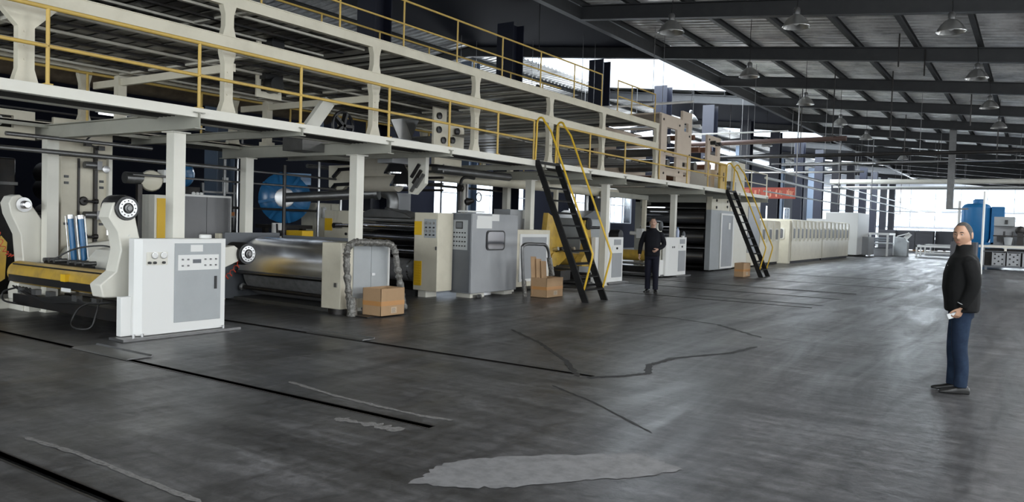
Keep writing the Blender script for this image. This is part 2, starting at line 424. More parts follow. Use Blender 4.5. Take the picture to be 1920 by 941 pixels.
# rafters
xs = [12, -20, -24]
def rafter(y, segs=((12, -20), (-20, -24))):
    m = M()
    for a, b in segs:
        za, zb = RZ(a), RZ(b)
        m.prism([(a,za),(b,zb),(b,zb+0.03),(a,za+0.03)], 'Y', y-0.11, y+0.11)
        m.prism([(a,za+0.39),(b,zb+0.39),(b,zb+0.42),(a,za+0.42)], 'Y', y-0.11, y+0.11)
        m.prism([(a,za+0.03),(b,zb+0.03),(b,zb+0.39),(a,za+0.39)], 'Y', y-0.012, y+0.012)
    return m
raf = None; raf2 = None
RY = [2.3+6*k for k in range(-1, 17)]
for i, y in enumerate(RY):
    if i % 2 == 1:      # every second frame runs on over the left aisle
        if raf is None:
            raf = struct('roof_rafter', rafter(0), ROOFST); raf.location = (0, y, 0)
        else: dup(raf, loc=(0, y, 0))
    else:
        if raf2 is None:
            raf2 = struct('roof_rafter', rafter(0, ((12, -11.4),)), ROOFST); raf2.location = (0, y, 0)
        else: dup(raf2, loc=(0, y, 0))
# eave beam carrying the short rafters
struct('roof_beam', M().box(-11.55, -11.35, -8, 104, RZ(-11.4)+0.0, RZ(-11.4)+0.35), ROOFST)
PX = [-1.6-1.65*k for k in range(-8, 14)]
def purlin(y0, y1):
    pm = M(); pm.box(-0.06, 0.06, y0, y1, 0, 0.012); pm.box(-0.006, 0.006, y0, y1, 0.012, 0.17); pm.box(-0.006, 0.06, y0, y1, 0.17, 0.182)
    return pm
SKYL = [(26.9, 38.1), (50.6, 62.1), (74.6, 86.1)]
pur = None; gaps = {}
for x in PX:
    loc = (x, 0, RZ(x)+0.425)
    if -20 < x < -11.6:
        ys = [-8.0] + [v for s in SKYL for v in s] + [104.0]
        for i in range(0, len(ys), 2):
            if i not in gaps:
                gaps[i] = struct('roof_purlin', purlin(ys[i], ys[i+1]), PURL); gaps[i].location = loc
            else: dup(gaps[i], loc=loc)
    elif pur is None:
        pur = struct('roof_purlin', purlin(-8, 104), PURL); pur.location = loc
    else: dup(pur, loc=loc)
SKYR = [(2.3, 8.3), (14.3, 20.3), (32.3, 38.3), (50.3, 56.3)]  # openings added for the unseen right-hand fill lamps
def ceiling():
    m = M(); p = 0.36
    def strip(xa, xb, y0, y1):
        prof = []; y = y0
        while y < y1-1e-6:
            for dy, dz in ((0, 0), (0.17, 0), (0.21, 0.06), (0.32, 0.06)):
                if y+dy < y1: prof.append((y+dy, dz))
            y += p
        prof.append((y1, 0))
        za, zb = RZ(xa)+0.62, RZ(xb)+0.62
        vs = []; fs = []
        for yy, dz in prof: vs += [(xa, yy, za+dz), (xb, yy, zb+dz)]
        for i in range(len(prof)-1): fs.append((2*i, 2*i+1, 2*i+3, 2*i+2))
        m.add(vs, fs)
    ys = sorted({-8.0, 104.0, *[a for s in SKYL+SKYR for a in s]})
    for i in range(len(ys)-1):
        a, b = ys[i], ys[i+1]
        L = any(s[0] <= a and b <= s[1] for s in SKYL); R_ = any(s[0] <= a and b <= s[1] for s in SKYR)
        segs = [(12, 6.6), (6.6, 1.8), (1.8, -11.5), (-11.5, -19.8), (-19.8, -20), (-20, -24)]
        for k, (xa, xb) in enumerate(segs):
            if (k == 3 and L) or (k == 1 and R_): continue
            strip(xa, xb, a, b)
    return m
struct('ceiling', ceiling(), ROOFSH)
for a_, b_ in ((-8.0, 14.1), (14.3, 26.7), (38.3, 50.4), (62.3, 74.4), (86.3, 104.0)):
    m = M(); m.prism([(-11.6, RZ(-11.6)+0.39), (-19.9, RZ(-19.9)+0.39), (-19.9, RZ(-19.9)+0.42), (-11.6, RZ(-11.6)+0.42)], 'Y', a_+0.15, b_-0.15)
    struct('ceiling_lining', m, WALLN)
n = 0
for (xa, xb), S in (((-11.5, -19.8), SKYL), ((6.6, 1.8), SKYR)):
    for a, b in S:
        n += 1
        m = M(); za, zb = RZ(xa)+0.63, RZ(xb)+0.63
        m.prism([(xa, za), (xb, zb), (xb, zb+0.006), (xa, za+0.006)], 'Y', a+0.05, b-0.05)
        struct('window_%d' % n, m, PANE, 'translucent roof light panel')
# walls
def wall_holes(axis, c0, c1, a0, a1, z0, z1, holes):
    """wall normal to axis with holes (a,b,za,zb)"""
    m = M(); As = sorted({a0, a1, *[h[0] for h in holes], *[h[1] for h in holes]}); zs = sorted({z0, z1, *[h[2] for h in holes], *[h[3] for h in holes]})
    for i in range(len(As)-1):
        for j in range(len(zs)-1):
            ca, cz = (As[i]+As[i+1])/2, (zs[j]+zs[j+1])/2
            if any(h[0] < ca < h[1] and h[2] < cz < h[3] for h in holes): continue
            if axis == 'X': m.box(c0, c1, As[i], As[i+1], zs[j], zs[j+1])
            else: m.box(As[i], As[i+1], c0, c1, zs[j], zs[j+1])
    return m
def window(axis, c, a, b, z0, z1, div):
    global n; n += 1
    f = M(); t = 0.05
    def bx(p0, p1, q0, q1):
        if axis == 'X': f.box(c-0.04, c+0.04, p0, p1, q0, q1)
        else: f.box(p0, p1, c-0.04, c+0.04, q0, q1)
    bx(a, b, z0, z0+t); bx(a, b, z1-t, z1)
    for k in range(div+1):
        x = a + (b-a-t)*k/div; bx(x, x+t, z0, z1)
    bx(a, b, (z0+z1)/2-0.02, (z0+z1)/2+0.02)
    fr = struct('window_%d' % n, f, WALLG)
    g = M()
    if axis == 'X': g.box(c-0.004, c+0.004, a, b, z0, z1)
    else: g.box(a, b, c-0.004, c+0.004, z0, z1)
    pa = mesh_obj('window_pane', g, PANE); pa.parent = fr
# left wall, dark cladding above, windows in its lower half
LH = [(29, 37, 1.7, 4.1), (42, 50, 1.7, 4.1), (55, 63, 1.7, 4.1), (68, 76, 1.7, 4.1), (84, 92, 1.7, 4.1)]
struct('wall_left', wall_holes('X', -24.15, -24.0, -8, 104, 0, 8.1, LH), WALLN)
for a, b, z0, z1 in LH: window('X', -23.6, a, b, z0, z1, 6)
EH = [(-23, 3, 4.3, 7.2), (-23, 3, 2.4, 4.2), (-23.5, -4.5, 0.9, 2.3)]  # middle opening added for the lamp that brightens the pale wall
struct('wall_end', wall_holes('Y', 104.0, 104.15, -24.15, 12.15, 0, 9.2, EH), WALLW)
window('Y', 103.5, -23, 3, 4.3, 7.2, 10); window('Y', 103.5, -23, 3, 2.4, 4.2, 10); window('Y', 103.5, -23.5, -4.5, 0.9, 2.3, 8)
RH = [(-7, 1, 1.3, 4.5), (3.5, 11.5, 1.3, 4.5), (14, 22, 1.3, 4.5), (25, 33, 1.3, 4.5), (37, 45, 1.3, 4.5)]
struct('wall_right', wall_holes('X', 12.0, 12.15, -8, 104, 0, 5.9, RH), WALLG)
for a, b, z0, z1 in RH: window('X', 11.75, a, b, z0, z1, 6)
BH = [(-15.25, -8.75, 0.8, 4.4), (-6.25, 0.25, 0.8, 4.4), (2.75, 9.25, 0.8, 4.4)]
struct('wall_back', wall_holes('Y', -8.15, -8.0, -24.15, 12.15, 0, 9.2, BH), WALLG)
for a, b, z0, z1 in BH: window('Y', -7.7, a, b, z0, z1, 5)

# column row behind the machine line
cm = M(); cm.box(-0.30, 0.30, -0.30, -0.27, 0, 7.72); cm.box(-0.30, 0.30, 0.27, 0.30, 0, 7.72); cm.box(-0.06, 0.06, -0.27, 0.27, 0, 7.72)
cm.box(-0.38, 0.38, -0.38, 0.38, 0, 0.03)
for k in range(-1, 17):
    y = 2.3+6*k
    if y < 14: continue
    o = struct('hall_column', cm, NAVY); o.location = (-13.9, y, 0)
for k in range(2, 17, 2):
    y = 2.3+6*k
    o = struct('hall_column', cm, NAVYC); o.location = (-20.0, y, 0); o.scale = (1, 1, 1.06)  # rear columns paler: the daylight on them is put into the colour

# ------------------------------------------------------------------ pendant lamps
lamp0 = thing('pendant_lamp', 'x', 'lamp', (0, 0, 0), 'high bay lamps hanging from the roof')
part('lamp_shade', M().lathe([(0.30,0),(0.305,0.012),(0.285,0.05),(0.22,0.16),(0.13,0.25),(0.075,0.28),(0.07,0.281),(0.07,0.27),(0.12,0.235),(0.20,0.15),(0.27,0.045),(0.29,0.004)], (0,0,0), (0,0,1), 24, cap=False), LAMPSH, lamp0)
part('lamp_holder', M().lathe([(0.07,0.26),(0.075,0.30),(0.075,0.40),(0.05,0.44),(0.012,0.45)], (0,0,0), (0,0,1), 16), MIDST, lamp0)
part('bulb', M().lathe([(0.002,0.04),(0.05,0.06),(0.07,0.12),(0.05,0.2),(0.03,0.27)], (0,0,0), (0,0,1), 14), WHITE, lamp0)
part('cord', M().tube([(0,0,0.30),(0.015,0,0.5),(-0.01,0,0.8),(0,0,1.12)], 0.009, 6), BLACK, lamp0)
LP = [(-7.25, 17.17, 'pendant lamp above the upper handrail, nearest of the left row'),
      (-7.28, 23.2, 'pendant lamp in the left row, second from the front'),
      (-7.1, 29.2, 'pendant lamp in the left row, third from the front, right of the bright roof light'),
      (-7.1, 35.2, 'fourth pendant lamp of the left row'),
      (-7.1, 41.2, 'fifth pendant lamp of the left row'),
      (-1.76, 19.6, 'largest looking pendant lamp, at the top right above the man in the black jacket'),
      (-1.62, 25.87, 'pendant lamp behind the largest one in the right row'),
      (-1.58, 31.98, 'third pendant lamp of the right row'),
      (-1.5, 38.0, 'fourth pendant lamp of the right row'),
      (-4.7, 18.2, 'pendant lamp between the left and right rows on a knotted cord'),
      (-12.4, 19.6, 'dark pendant lamp in front of the first bright roof light, left of the column'),
      (-12.4, 31.8, 'dark pendant lamp above the beige machine tower'),
      (-12.4, 43.0, 'small pale pendant lamp in front of the second bright roof light'),
      (-7.0, 53.0, 'small bright pendant lamp far down the hall over the conveyor end')]
LZ = [6.08, 6.08, 6.1, 6.1, 6.1, 6.02, 6.05, 6.05, 6.05, 6.15, 5.2, 6.1, 6.1, 6.1]
for i, (x, y, lab) in enumerate(LP):
    z = LZ[i]
    o = lamp0 if i == 0 else dup(lamp0)
    o.location = (x, y, z); o['label'] = lab
    # let the cord reach the roof structure
    for ch in o.children:
        if ch.name.startswith('cord'): ch.scale = (1, 1, (RZ(x)+0.64-z)/1.12)
# ================================================================== STEEL PLATFORM AND BRIDGE
XE = -8.84          # outer edge of the walkway
plat = thing('steel_platform', 'cream-edged steel walkway platform with grey-green cross beams over the machine line', 'platform', (-10.9, 12.5, 0))
m = M()
m.box(XE-0.05, XE, 0.2, 31.2, 2.79, 2.91); m.box(XE-0.11, XE-0.05, 0.2, 31.2, 2.895, 2.91); m.box(XE-0.11, XE-0.05, 0.2, 31.2, 2.79, 2.805)
part('edge_channel', m, CREAMW, plat)
m = M(); m.box(-9.72, XE-0.11, 0.2, 24.0, 2.86, 2.885)
for k in range(10): m.box(-9.70+0.09*k, -9.69+0.09*k, 0.2, 24.0, 2.83, 2.86)
part('walkway_deck', m, GRATE, plat)
m = M(); m.box(-13.2, -12.6, 0.2, 24.0, 2.86, 2.885); m.box(-13.25, -13.2, 0.2, 31.2, 2.79, 2.91)
part('walkway_deck', m, GRATE, plat)
m = M(); m.box(-13.2, XE-0.11, 24.0, 31.2, 2.84, 2.88)
part('walkway_deck', m, MIDST, plat)
m = M(); m.box(-9.78, -9.72, 0.2, 24.0, 2.81, 2.88); m.box(-12.66, -12.6, 0.2, 24.0, 2.81, 2.88)
part('inner_channel', m, SAGE, plat)
for y, big in ((2.2,1),(6.0,1),(7.66,0),(9.5,1),(11.1,0),(14.35,0),(16.4,1),(18.3,1),(21.0,0),(24.0,1),(27.6,1),(31.0,1)):
    m = M(); z1 = 2.855
    m.ibeam(-13.2, -8.80, y, z1-(0.21 if big else 0.12), z1, 0.15 if big else 0.1)
    part('cross_beam', m, SAGE, plat)
    m = M(); m.bar((XE-0.14, y-0.02, 2.9), (XE-0.02, y-0.02, 2.9), 0.12, 0.015)
    part('cleat', m, SAGE, plat)
COLL = ['standing behind the nearest control cabinet', 'standing behind the film-wrapped arch', 'standing behind the cream mesh cabinet', 'just right of the near ladder', 'rising behind the third white cabinet, right of the far man',
        'left of the tall machine side frame, behind the curved arms', 'just right of the grey double-door cupboard', 'in shade behind the grey control cabinet', 'in shade seen through the near ladder', 'in shade behind the far man', 'hidden deep under the far platform end']
for x, y in ((-9.49,6.12),(-9.62,9.56),(-10.5,16.4),(-9.38,18.3),(-9.9,24.2),(-12.55,6.0),(-12.45,9.5),(-12.6,16.4),(-12.5,18.3),(-12.5,24.0)):
    m = M(); m.box(x-0.085, x+0.085, y-0.085, y+0.085, 0, 2.644); m.box(x-0.13, x+0.13, y-0.13, y+0.13, 2.63, 2.644); m.box(x-0.10, x+0.10, y-0.10, y+0.10, 0, 0.015)
    single('support_column', m, CREAMW, 'square cream steel column ' + COLL.pop(0), 'column', None, 0.0, (x, y, 0))

# --- web bridge: two side frames with slatted decks between them
br = thing('web_bridge', 'cream steel bridge frame with slatted paper decks above the platform', 'bridge', (-11.0, 12.0, 2.9))
PY = [1.3, 4.14, 6.70, 9.54, 12.36, 15.17, 17.74, 21.09]
def upright(x, y, top, haunch=False):
    m = M(); t = 0.05
    w = 0.068 if not haunch else 0.085
    f = 0.14
    m.prism([(y-f,2.91),(y+f,2.91),(y+w,3.12),(y+w,3.62),(y+f*0.75,3.76),(y+f*0.75,3.85),(y-f*0.75,3.85),(y-f*0.75,3.76),(y-w,3.62),(y-w,3.12)], 'X', x-t, x+t) if not haunch else \
    m.prism([(y-f,2.91),(y+f,2.91),(y+w,3.10),(y+w,3.55),(y+0.38,3.85),(y-0.38,3.85),(y-w,3.55),(y-w,3.10)], 'X', x-t, x+t)
    for z in (3.2, 3.35, 3.5): m.cyl((x+t, y-0.02, z), (x+t+0.012, y-0.02, z), 0.012, seg=8)
    if top:
        m.prism([(y-f*0.75,3.98),(y+f*0.75,3.98),(y+w,4.12),(y+w,4.28),(y+f*0.75,4.40),(y-f*0.75,4.40),(y-w,4.28),(y-w,4.12)], 'X', x-t, x+t)
    return m
for x, nm in ((-9.25, 'front'), (-12.95, 'back')):
    part('bottom_rail', M().box(x-0.05, x+0.05, 0.2, 21.2, 2.89, 2.93), CREAM, br)
    part('middle_beam', M().box(x-0.045, x+0.045, 0.2, 21.2, 3.84, 3.99).box(x-0.06, x+0.06, 0.2, 21.2, 3.985, 3.995).box(x-0.06, x+0.06, 0.2, 21.2, 3.835, 3.845), CREAM, br)
    part('top_beam', M().box(x-0.045, x+0.045, 2.8, 21.2, 4.40, 4.55).box(x-0.06, x+0.06, 2.8, 21.2, 4.54, 4.555), CREAM, br)
    for i, y in enumerate(PY):
        part('upright', upright(x, y, i > 1, i == 1), CREAM, br)
# stubby inner uprights of the low conveyor
for y in (6.85, 9.7, 15.3, 17.9):
    part('inner_post', M().box(-12.2, -12.08, y-0.07, y+0.07, 2.88, 3.7).box(-12.24, -12.04, y-0.1, y+0.1, 2.88, 2.95), CREAM, br)
    part('inner_crossbar', M().box(-12.9, -9.3, y-0.03, y+0.03, 3.55, 3.66), CREAM, br)
for zz, y0, y1 in ((3.88, 0.6, 13.0), (4.43, 3.2, 9.6)):
    m = M(); y = y0
    while y < y1:
        h = random.uniform(0.0, 0.02)
        m.box(-12.88, -9.32, y, y+0.20, zz+h, zz+0.02+h); y += 0.26
    ob = part('slatted_deck', m, SLATM, br); ob['kind'] = 'stuff'
    part('deck_sheet', M().box(-12.88, -9.32, y0, y1, zz+0.06, zz+0.065), DARK, br)
    for k in range(7):
        part('long_runner', M().box(-12.6+k*0.5, -12.54+k*0.5, y0, y1, zz-0.035, zz-0.003), DARK if k % 2 else PSLAT, br)
    for y in [y0+1.1+2.8*k for k in range(5) if y0+1.1+2.8*k < y1]:
        part('crossbar', M().box(-12.9, -9.3, y-0.05, y+0.05, zz-0.03, zz+0.05), PSLAT, br)
for zz, y0, y1 in ((3.86, 13.0, 21.0), (4.43, 9.6, 21.0)):
    part('deck_sheet', M().box(-12.88, -9.32, y0, y1, zz+0.09, zz+0.095), DARK, br)
    y = y0; k = 0
    while y < y1-0.5:
        part('pale_slat', M().box(-12.88, -9.32, y, y+0.26, zz+0.0, zz+0.05), (PSLAT, PSLAT, SAGE)[k % 3], br); y += 0.52; k += 1
# slack web paper seen lying on the decks
PASS_ = 0
for y0, y1 in ((13.0, 20.8),):
    for k in range(7):
        yy = y0+k*1.1
        part('web_roller', M().cyl((-12.85, yy, 3.90), (-9.31, yy, 3.90), 0.045, seg=12), MIDST, br)
        part('web_roller', M().cyl((-12.85, yy+0.3, 4.465), (-9.31, yy+0.3, 4.465), 0.05, seg=12), CREAM if k % 2 else MIDST, br)
m = M()
for k in range(16):
    m.box(-12.8, -9.4, 12.9+k*0.5, 13.3+k*0.5, 3.35+0.012*math.sin(k), 3.37+0.012*math.sin(k))
part('lower_web', m, SLATM, br)

# --- guard rails
def rail_run(name, label, x, ys, z0, z1, y0, y1, material, r=0.021, mids=1, foot=0.0, group=None):
    t = thing(name, label, 'railing', (x, (y0+y1)/2, z0), group)
    part('top_rail', M().cyl((x, y0, z1), (x, y1, z1), r*1.15, seg=12), material, t)
    for k in range(mids):
        z = z0+(z1-z0)*(k+1)/(mids+1) if mids > 1 else z0+(z1-z0)*0.5
        part('mid_rail', M().cyl((x, y0, z), (x, y1, z), r, seg=12), material, t)
    for y in ys:
        part('post', M().cyl((x, y, z0), (x, y, z1), r, seg=12).box(x-0.04, x+0.04, y-0.04, y+0.04, z0, z0+0.012), material, t)
    return t
rail_run('guard_rail', 'yellow tube guard rail along the walkway edge, left of the near ladder', XE-0.02, [0.8, 2.4, 4.2, 6.02, 7.66, 9.5, 11.08, 12.6, 13.92], 2.91, 3.73, 0.3, 13.92, YEL)
rail_run('guard_rail', 'yellow tube guard rail along the walkway edge between the two black ladders', XE-0.02, [14.92, 16.4, 18.3, 20.5, 22.6, 24.4, 26.15], 2.91, 3.73, 14.92, 26.15, YEL)
rail_run('guard_rail', 'short pale guard rail on the platform end beyond the far ladder', XE-0.02, [27.1, 29.0, 31.0], 2.91, 3.73, 27.1, 31.0, CREAM)
t = rail_run('guard_rail', 'thin guard rail on top of the bridge, front side', -9.25, [5.75, 7.25, 8.75, 10.24, 11.74, 13.24, 14.73, 16.24, 17.65], 4.555, 5.36, 4.4, 17.65, YEL, 0.016)
t = rail_run('guard_rail', 'short thin guard rail on top of the bridge at its far end', -9.25, [18.55, 19.4, 20.95], 4.555, 5.36, 18.55, 20.95, YEL, 0.016)
rail_run('guard_rail', 'low yellow rail on top of the bridge, back side', -11.6, [7.2, 8.8, 10.5, 12.1, 13.7, 15.4, 17.0, 18.6], 4.56, 5.48, 5.4, 19.6, YEL, 0.018, 0)
rail_run('guard_rail', 'yellow rail of the rear walkway seen beneath the bridge', -12.8, [2.5, 4.5, 6.68, 8.75, 10.8, 13.0, 15.2, 17.4, 19.6, 21.8], 2.9, 3.78, 0.3, 22.5, YEL, 0.02)

# --- two steep black ladders with yellow handrails
def ladder(y0, y1, label, xt=-8.86, xb=-7.55, zt=2.86):
    t = thing('ship_ladder', label, 'ladder', (xb, (y0+y1)/2, 0))
    for y in (y0, y1):
        part('stringer', M().prism([(xt-0.03, zt+0.05), (xt+0.10, zt+0.05), (xb+0.09, 0), (xb-0.07, 0)], 'Y', y-0.022, y+0.022), BLACK, t)
    for k in range(1, 11):
        f = k/11.0; x = xt+(xb-xt)*f+0.03; z = zt*(1-f)
        part('tread', M().box(x-0.09, x+0.07, y0+0.02, y1-0.02, z-0.012, z+0.006).box(x+0.06, x+0.07, y0+0.02, y1-0.02, z-0.035, z), BLACK, t)
    for y in (y0, y1):
        pts = [(xt+0.0, y, zt+0.05), (xt+0.02, y, 3.55)]
        for k in range(0, 9):
            a = PI - PI*k/8*0.88; pts.append((xt+0.11+0.09*math.cos(a), y, 3.68+0.12*math.sin(a)))
        pts += [(-8.49, y, 3.5), (-7.46, y, 1.1), (-7.42, y, 1.0), (-7.43, y, 0.9), (-7.60, y, 0.22), (-7.64, y, 0.2)]
        part('handrail', M().tube(pts, 0.022, 10), YEL2, t)
    part('landing_plate', M().box(xt-0.05, xt+0.12, y0, y1, zt-0.02, zt+0.03), BLACK, t)
    return t
ladder(14.0, 14.83, 'steep black ladder with yellow handrails nearest the camera, beside the small boxed trolley')
ladder(26.15, 26.95, 'steep black ladder with yellow handrails farther away, beside the small cardboard box')

# --- beige plate tower standing on the platform end
tw = thing('plate_tower', 'beige steel tower of perforated side plates standing on the platform end', 'machine', (-11.0, 23.5, 2.89))
def tplate(x0, x1, y0, y1, z0, z1, holes, nm='side_plate'):
    return part(nm, M().plate(x0, x1, y0, y1, z0, z1, holes), PINKCREAM, tw)
tplate(-9.50, -9.42, 21.85, 23.5, 2.89, 4.95, [(22.3, 23.1, 3.9, 4.6), (22.25, 23.1, 3.38, 3.75), (22.35, 23.1, 3.0, 3.15), (22.75, 22.9, 3.79, 3.88)])
tplate(-9.50, -9.42, 23.5, 24.3, 2.89, 5.25, [(23.65, 24.0, 4.62, 4.9), (23.6, 24.0, 3.5, 3.65), (23.7, 24.05, 3.2, 3.32)])
part('side_plate', M().plate(-9.52, -9.44, 23.52, 24.0, 3.72, 4.35, []), YTUBE, tw, label='ochre steel side plate')
tplate(-9.50, -9.42, 25.8, 27.1, 3.35, 4.75, [(26.1, 26.8, 4.1, 4.4), (26.1, 26.8, 3.6, 3.85)])
part('stand_leg', M().box(-9.5, -9.42, 26.2, 26.6, 2.89, 3.35), PINKCREAM, tw)
for x in (-12.3,):
    part('side_plate', M().plate(x-0.04, x+0.04, 21.85, 23.5, 2.89, 4.95, [(22.3, 23.1, 3.9, 4.6)]), PINKCREAM, tw)
    part('side_plate', M().plate(x-0.04, x+0.04, 23.5, 27.1, 2.89, 4.9, [(24.6, 25.4, 3.9, 4.4)]), PINKCREAM, tw)
part('top_sheet', M().box(-12.3, -9.5, 21.9, 24.3, 4.95, 5.0), PINKCREAM, tw)
for (y, z, r) in ((22.7, 4.25, 0.12), (22.7, 3.55, 0.12), (23.9, 4.0, 0.14), (24.8, 4.55, 0.09), (25.3, 4.2, 0.1), (26.4, 4.3, 0.1), (25.0, 3.6, 0.16), (26.4, 3.7, 0.1), (24.5, 3.2, 0.1)):
    part('web_roller', M().cyl((-12.26, y, z), (-9.52, y, z), r, seg=14), MIDST if r > 0.1 else BROWNC, tw)
for (y, z) in ((22.0, 4.8), (22.15, 3.85), (23.25, 4.75), (24.1, 4.5), (23.3, 3.3), (24.15, 3.9), (22.1, 3.2), (26.9, 4.55), (25.95, 4.6), (26.9, 3.5)):
    part('bolt_head', M().cyl((-9.42, y, z), (-9.40, y, z), 0.035, seg=8), DARK, tw)
for y in (26.1, 26.6):
    part('lever_valve', M().cyl((-9.42, y, 4.5), (-9.25, y, 4.5), 0.07, seg=10).bar((-9.3, y, 4.5), (-9.3, y+0.5, 4.46), 0.03, 0.03), BLACKP, tw)
# drum housing
dh = thing('drum_housing', 'cream housing with a round dark drum opening on the far platform end', 'machine', (-11.0, 29.8, 2.88))
m = M(); m.plate(-9.6, -9.52, 28.9, 30.3, 2.88, 4.1, []); part('side_panel', m, CREAM, dh)
part('body', M().box(-12.0, -9.6, 28.2, 30.3, 2.88, 3.75).prism([(28.2,3.75),(30.3,3.75),(30.3,4.1),(28.9,4.1)], 'X', -12.0, -9.6), CREAMW, dh)
part('drum', M().lathe([(0.5,0),(0.5,0.05),(0.42,0.05),(0.42,0.01),(0.02,0.01)], (-10.2, 28.9, 3.5), (0.6,-1,0), 24), DARK, dh)
part('gearbox', M().box(-9.6, -9.3, 28.0, 28.6, 2.88, 3.3).cyl((-9.45, 27.5, 3.1), (-9.45, 28.0, 3.1), 0.13), MIDST, dh)
sp = thing('yellow_stop_post', 'yellow guide post between the handrails at the top of the far ladder', 'post', (-9.1, 26.4, 2.88))
part('post_body', M().box(-9.14, -9.04, 26.15, 26.75, 2.88, 3.82), YEL, sp, bev=0.02)
part('slot', M().box(-9.04, -9.03, 26.4, 26.48, 3.2, 3.5), BLACKP, sp)
# cable ladder and silver pipes running on from the platform end
for x, z, r, y0, y1, nm in ((-8.95, 3.62, 0.05, 31.1, 100, 'upper'), (-9.05, 4.05, 0.035, 31.2, 100, 'higher'), (-9.0, 3.1, 0.03, 31.1, 70, 'lower')):
    single('silver_pipe', M().cyl((x, y0, z), (x, y1, z), r, seg=10), ALU, 'long silver pipe running down the hall from the platform end, the %s one' % nm, 'pipe')
for y in (36.0, 45.0, 55.0, 68.0):
    single('pipe_hanger', M().cyl((-9.0, y, 3.1), (-9.0, y, RZ(-9)+0.3), 0.025, seg=8), MIDST, 'thin steel hanger carrying the silver pipes, %s along the hall' % {36: 'first', 45: 'second', 55: 'third', 68: 'last'}[int(y)], 'hanger')
# ================================================================== MACHINES AT FLOOR LEVEL
# --- control cabinets (white with a grey door)
def buttons(parent, x, ys, zs, r, material, nm='push_button', d=0.02):
    for z in zs:
        for y in ys: part(nm, M().cyl((x, y, z), (x+d, y, z), r, seg=10), material, parent)
cb = thing('control_cabinet', 'white control cabinet with grey door and pressure gauges, nearest the camera', 'cabinet', (-9.25, 6.0, 0))
part('body', M().prism([(-9.34,5.40),(-9.22,5.40),(-9.15,5.47),(-9.15,6.66),(-9.34,6.66)], 'Z', 0.04, 1.25), WHITE, cb, bev=0.008)
part('side_box', M().box(-9.37, -9.27, 5.27, 5.42, 0.04, 0.53), WHITE, cb, bev=0.006)
part('base_plate', M().box(-9.37, -9.05, 5.18, 6.85, 0.003, 0.035), MIDST, cb)
part('door', M().box(-9.15, -9.138, 5.90, 6.58, 0.17, 1.19), GREY, cb, bev=0.003)
part('paper_label', M().box(-9.138, -9.135, 6.12, 6.30, 1.08, 1.17), PAPER, cb)
part('control_panel', M().box(-9.138, -9.130, 5.94, 6.54, 0.84, 1.04), WHITE, cb)
part('display', M().box(-9.130, -9.125, 6.15, 6.27, 0.93, 0.98), DGREY, cb)
buttons(cb, -9.130, (6.00, 6.08), (0.90, 0.98), 0.011, MIDST)
buttons(cb, -9.130, (6.33, 6.41, 6.49), (0.90, 0.98), 0.011, MIDST)
part('door_handle', M().box(-9.138, -9.12, 6.48, 6.51, 0.58, 0.75), BLACKP, cb)
part('gauge_plate', M().box(-9.15, -9.142, 5.52, 5.80, 0.92, 1.08), CREAMW, cb)
for y in (5.62, 5.74):
    g_ = part('pressure_gauge', M().lathe([(0.042,0),(0.042,0.02),(0.034,0.022)], (-9.142, y, 1.04), (1,0,0), 18), ALU, cb)
    part('dial', M().cyl((-9.121, y, 1.04), (-9.118, y, 1.04), 0.033, seg=18), WHITE, g_)
for y in (5.55, 5.62, 5.74): part('regulator_knob', M().cyl((-9.142, y, 0.95), (-9.11, y, 0.95), 0.017, seg=10), BLACKP, cb)
for y in (5.35, 5.46, 6.62): part('foot_bolt', M().cyl((-9.12, y, 0.03), (-9.12, y, 0.075), 0.018, seg=8), ALU, cb)
single('round_tin', M().lathe([(0.075,0),(0.08,0.008),(0.08,0.04),(0.07,0.05)], (-9.26, 6.42, 1.252), (0,0,1), 18), WHITE, 'small white round tin lying on top of the nearest control cabinet', 'tin')

# --- mill roll stand 1
rs = thing('roll_stand', 'white mill roll stand with curved arms and yellow cross beam, nearest the camera', 'roll stand', (-11.2, 5.5, 0))
AL = [(5.62,1.78),(5.77,1.66),(5.93,1.42),(6.01,1.18),(6.11,0.93),(6.25,0.68),(6.22,0.50),(5.98,0.42),(5.88,0.2),(5.59,0.2),(5.58,0.37),(5.68,0.69),(5.64,1.18),(5.50,1.49),(5.47,1.65),(5.52,1.75)]
part('arm', M().prism(AL, 'X', -12.95, -12.66), CREAMW, rs, bev=0.015)
AR = [(5.33,1.68),(5.45,1.72),(5.60,1.62),(5.66,1.35),(5.72,1.1),(5.78,0.7),(5.78,0.47),(5.22,0.50),(5.18,0.66),(5.38,0.82),(5.44,1.09),(5.40,1.32),(5.28,1.50)]
part('arm', M().prism(AR, 'X', -9.84, -9.58), CREAMW, rs, bev=0.015)
A2 = [(6.1,0.75),(6.25,1.0),(7.15,1.13),(7.26,1.06),(7.22,0.90),(6.9,0.78),(6.55,0.6)]
part('rear_arm', M().prism(A2, 'X', -9.80, -9.62), CREAMW, rs, bev=0.012)
part('rear_arm', M().prism([(y, z) for y, z in A2], 'X', -12.62, -12.48), CREAMW, rs, bev=0.012)
part('cross_beam', M().cyl((-12.66, 5.62, 0.62), (-9.84, 5.62, 0.62), 0.17, seg=24), YTUBE, rs)
part('beam_cover', M().box(-12.6, -9.9, 5.5, 6.15, 0.70, 0.76), DARK, rs)
part('beam_skirt', M().bar((-12.6, 5.45, 0.55), (-9.9, 5.45, 0.55), 0.015, 0.10), DARK, rs)
part('clamp_block', M().box(-11.0, -10.88, 5.40, 5.52, 0.60, 0.70), YPAN, rs)
part('name_plate', M().box(-11.05, -10.8, 5.435, 5.44, 0.46, 0.51), WHITE, rs)
part('rear_shell', M().prism([(5.95,0.72),(6.2,1.0),(6.75,1.12),(7.0,0.95),(7.0,0.7)], 'X', -11.6, -9.9), CREAMW, rs, bev=0.01)
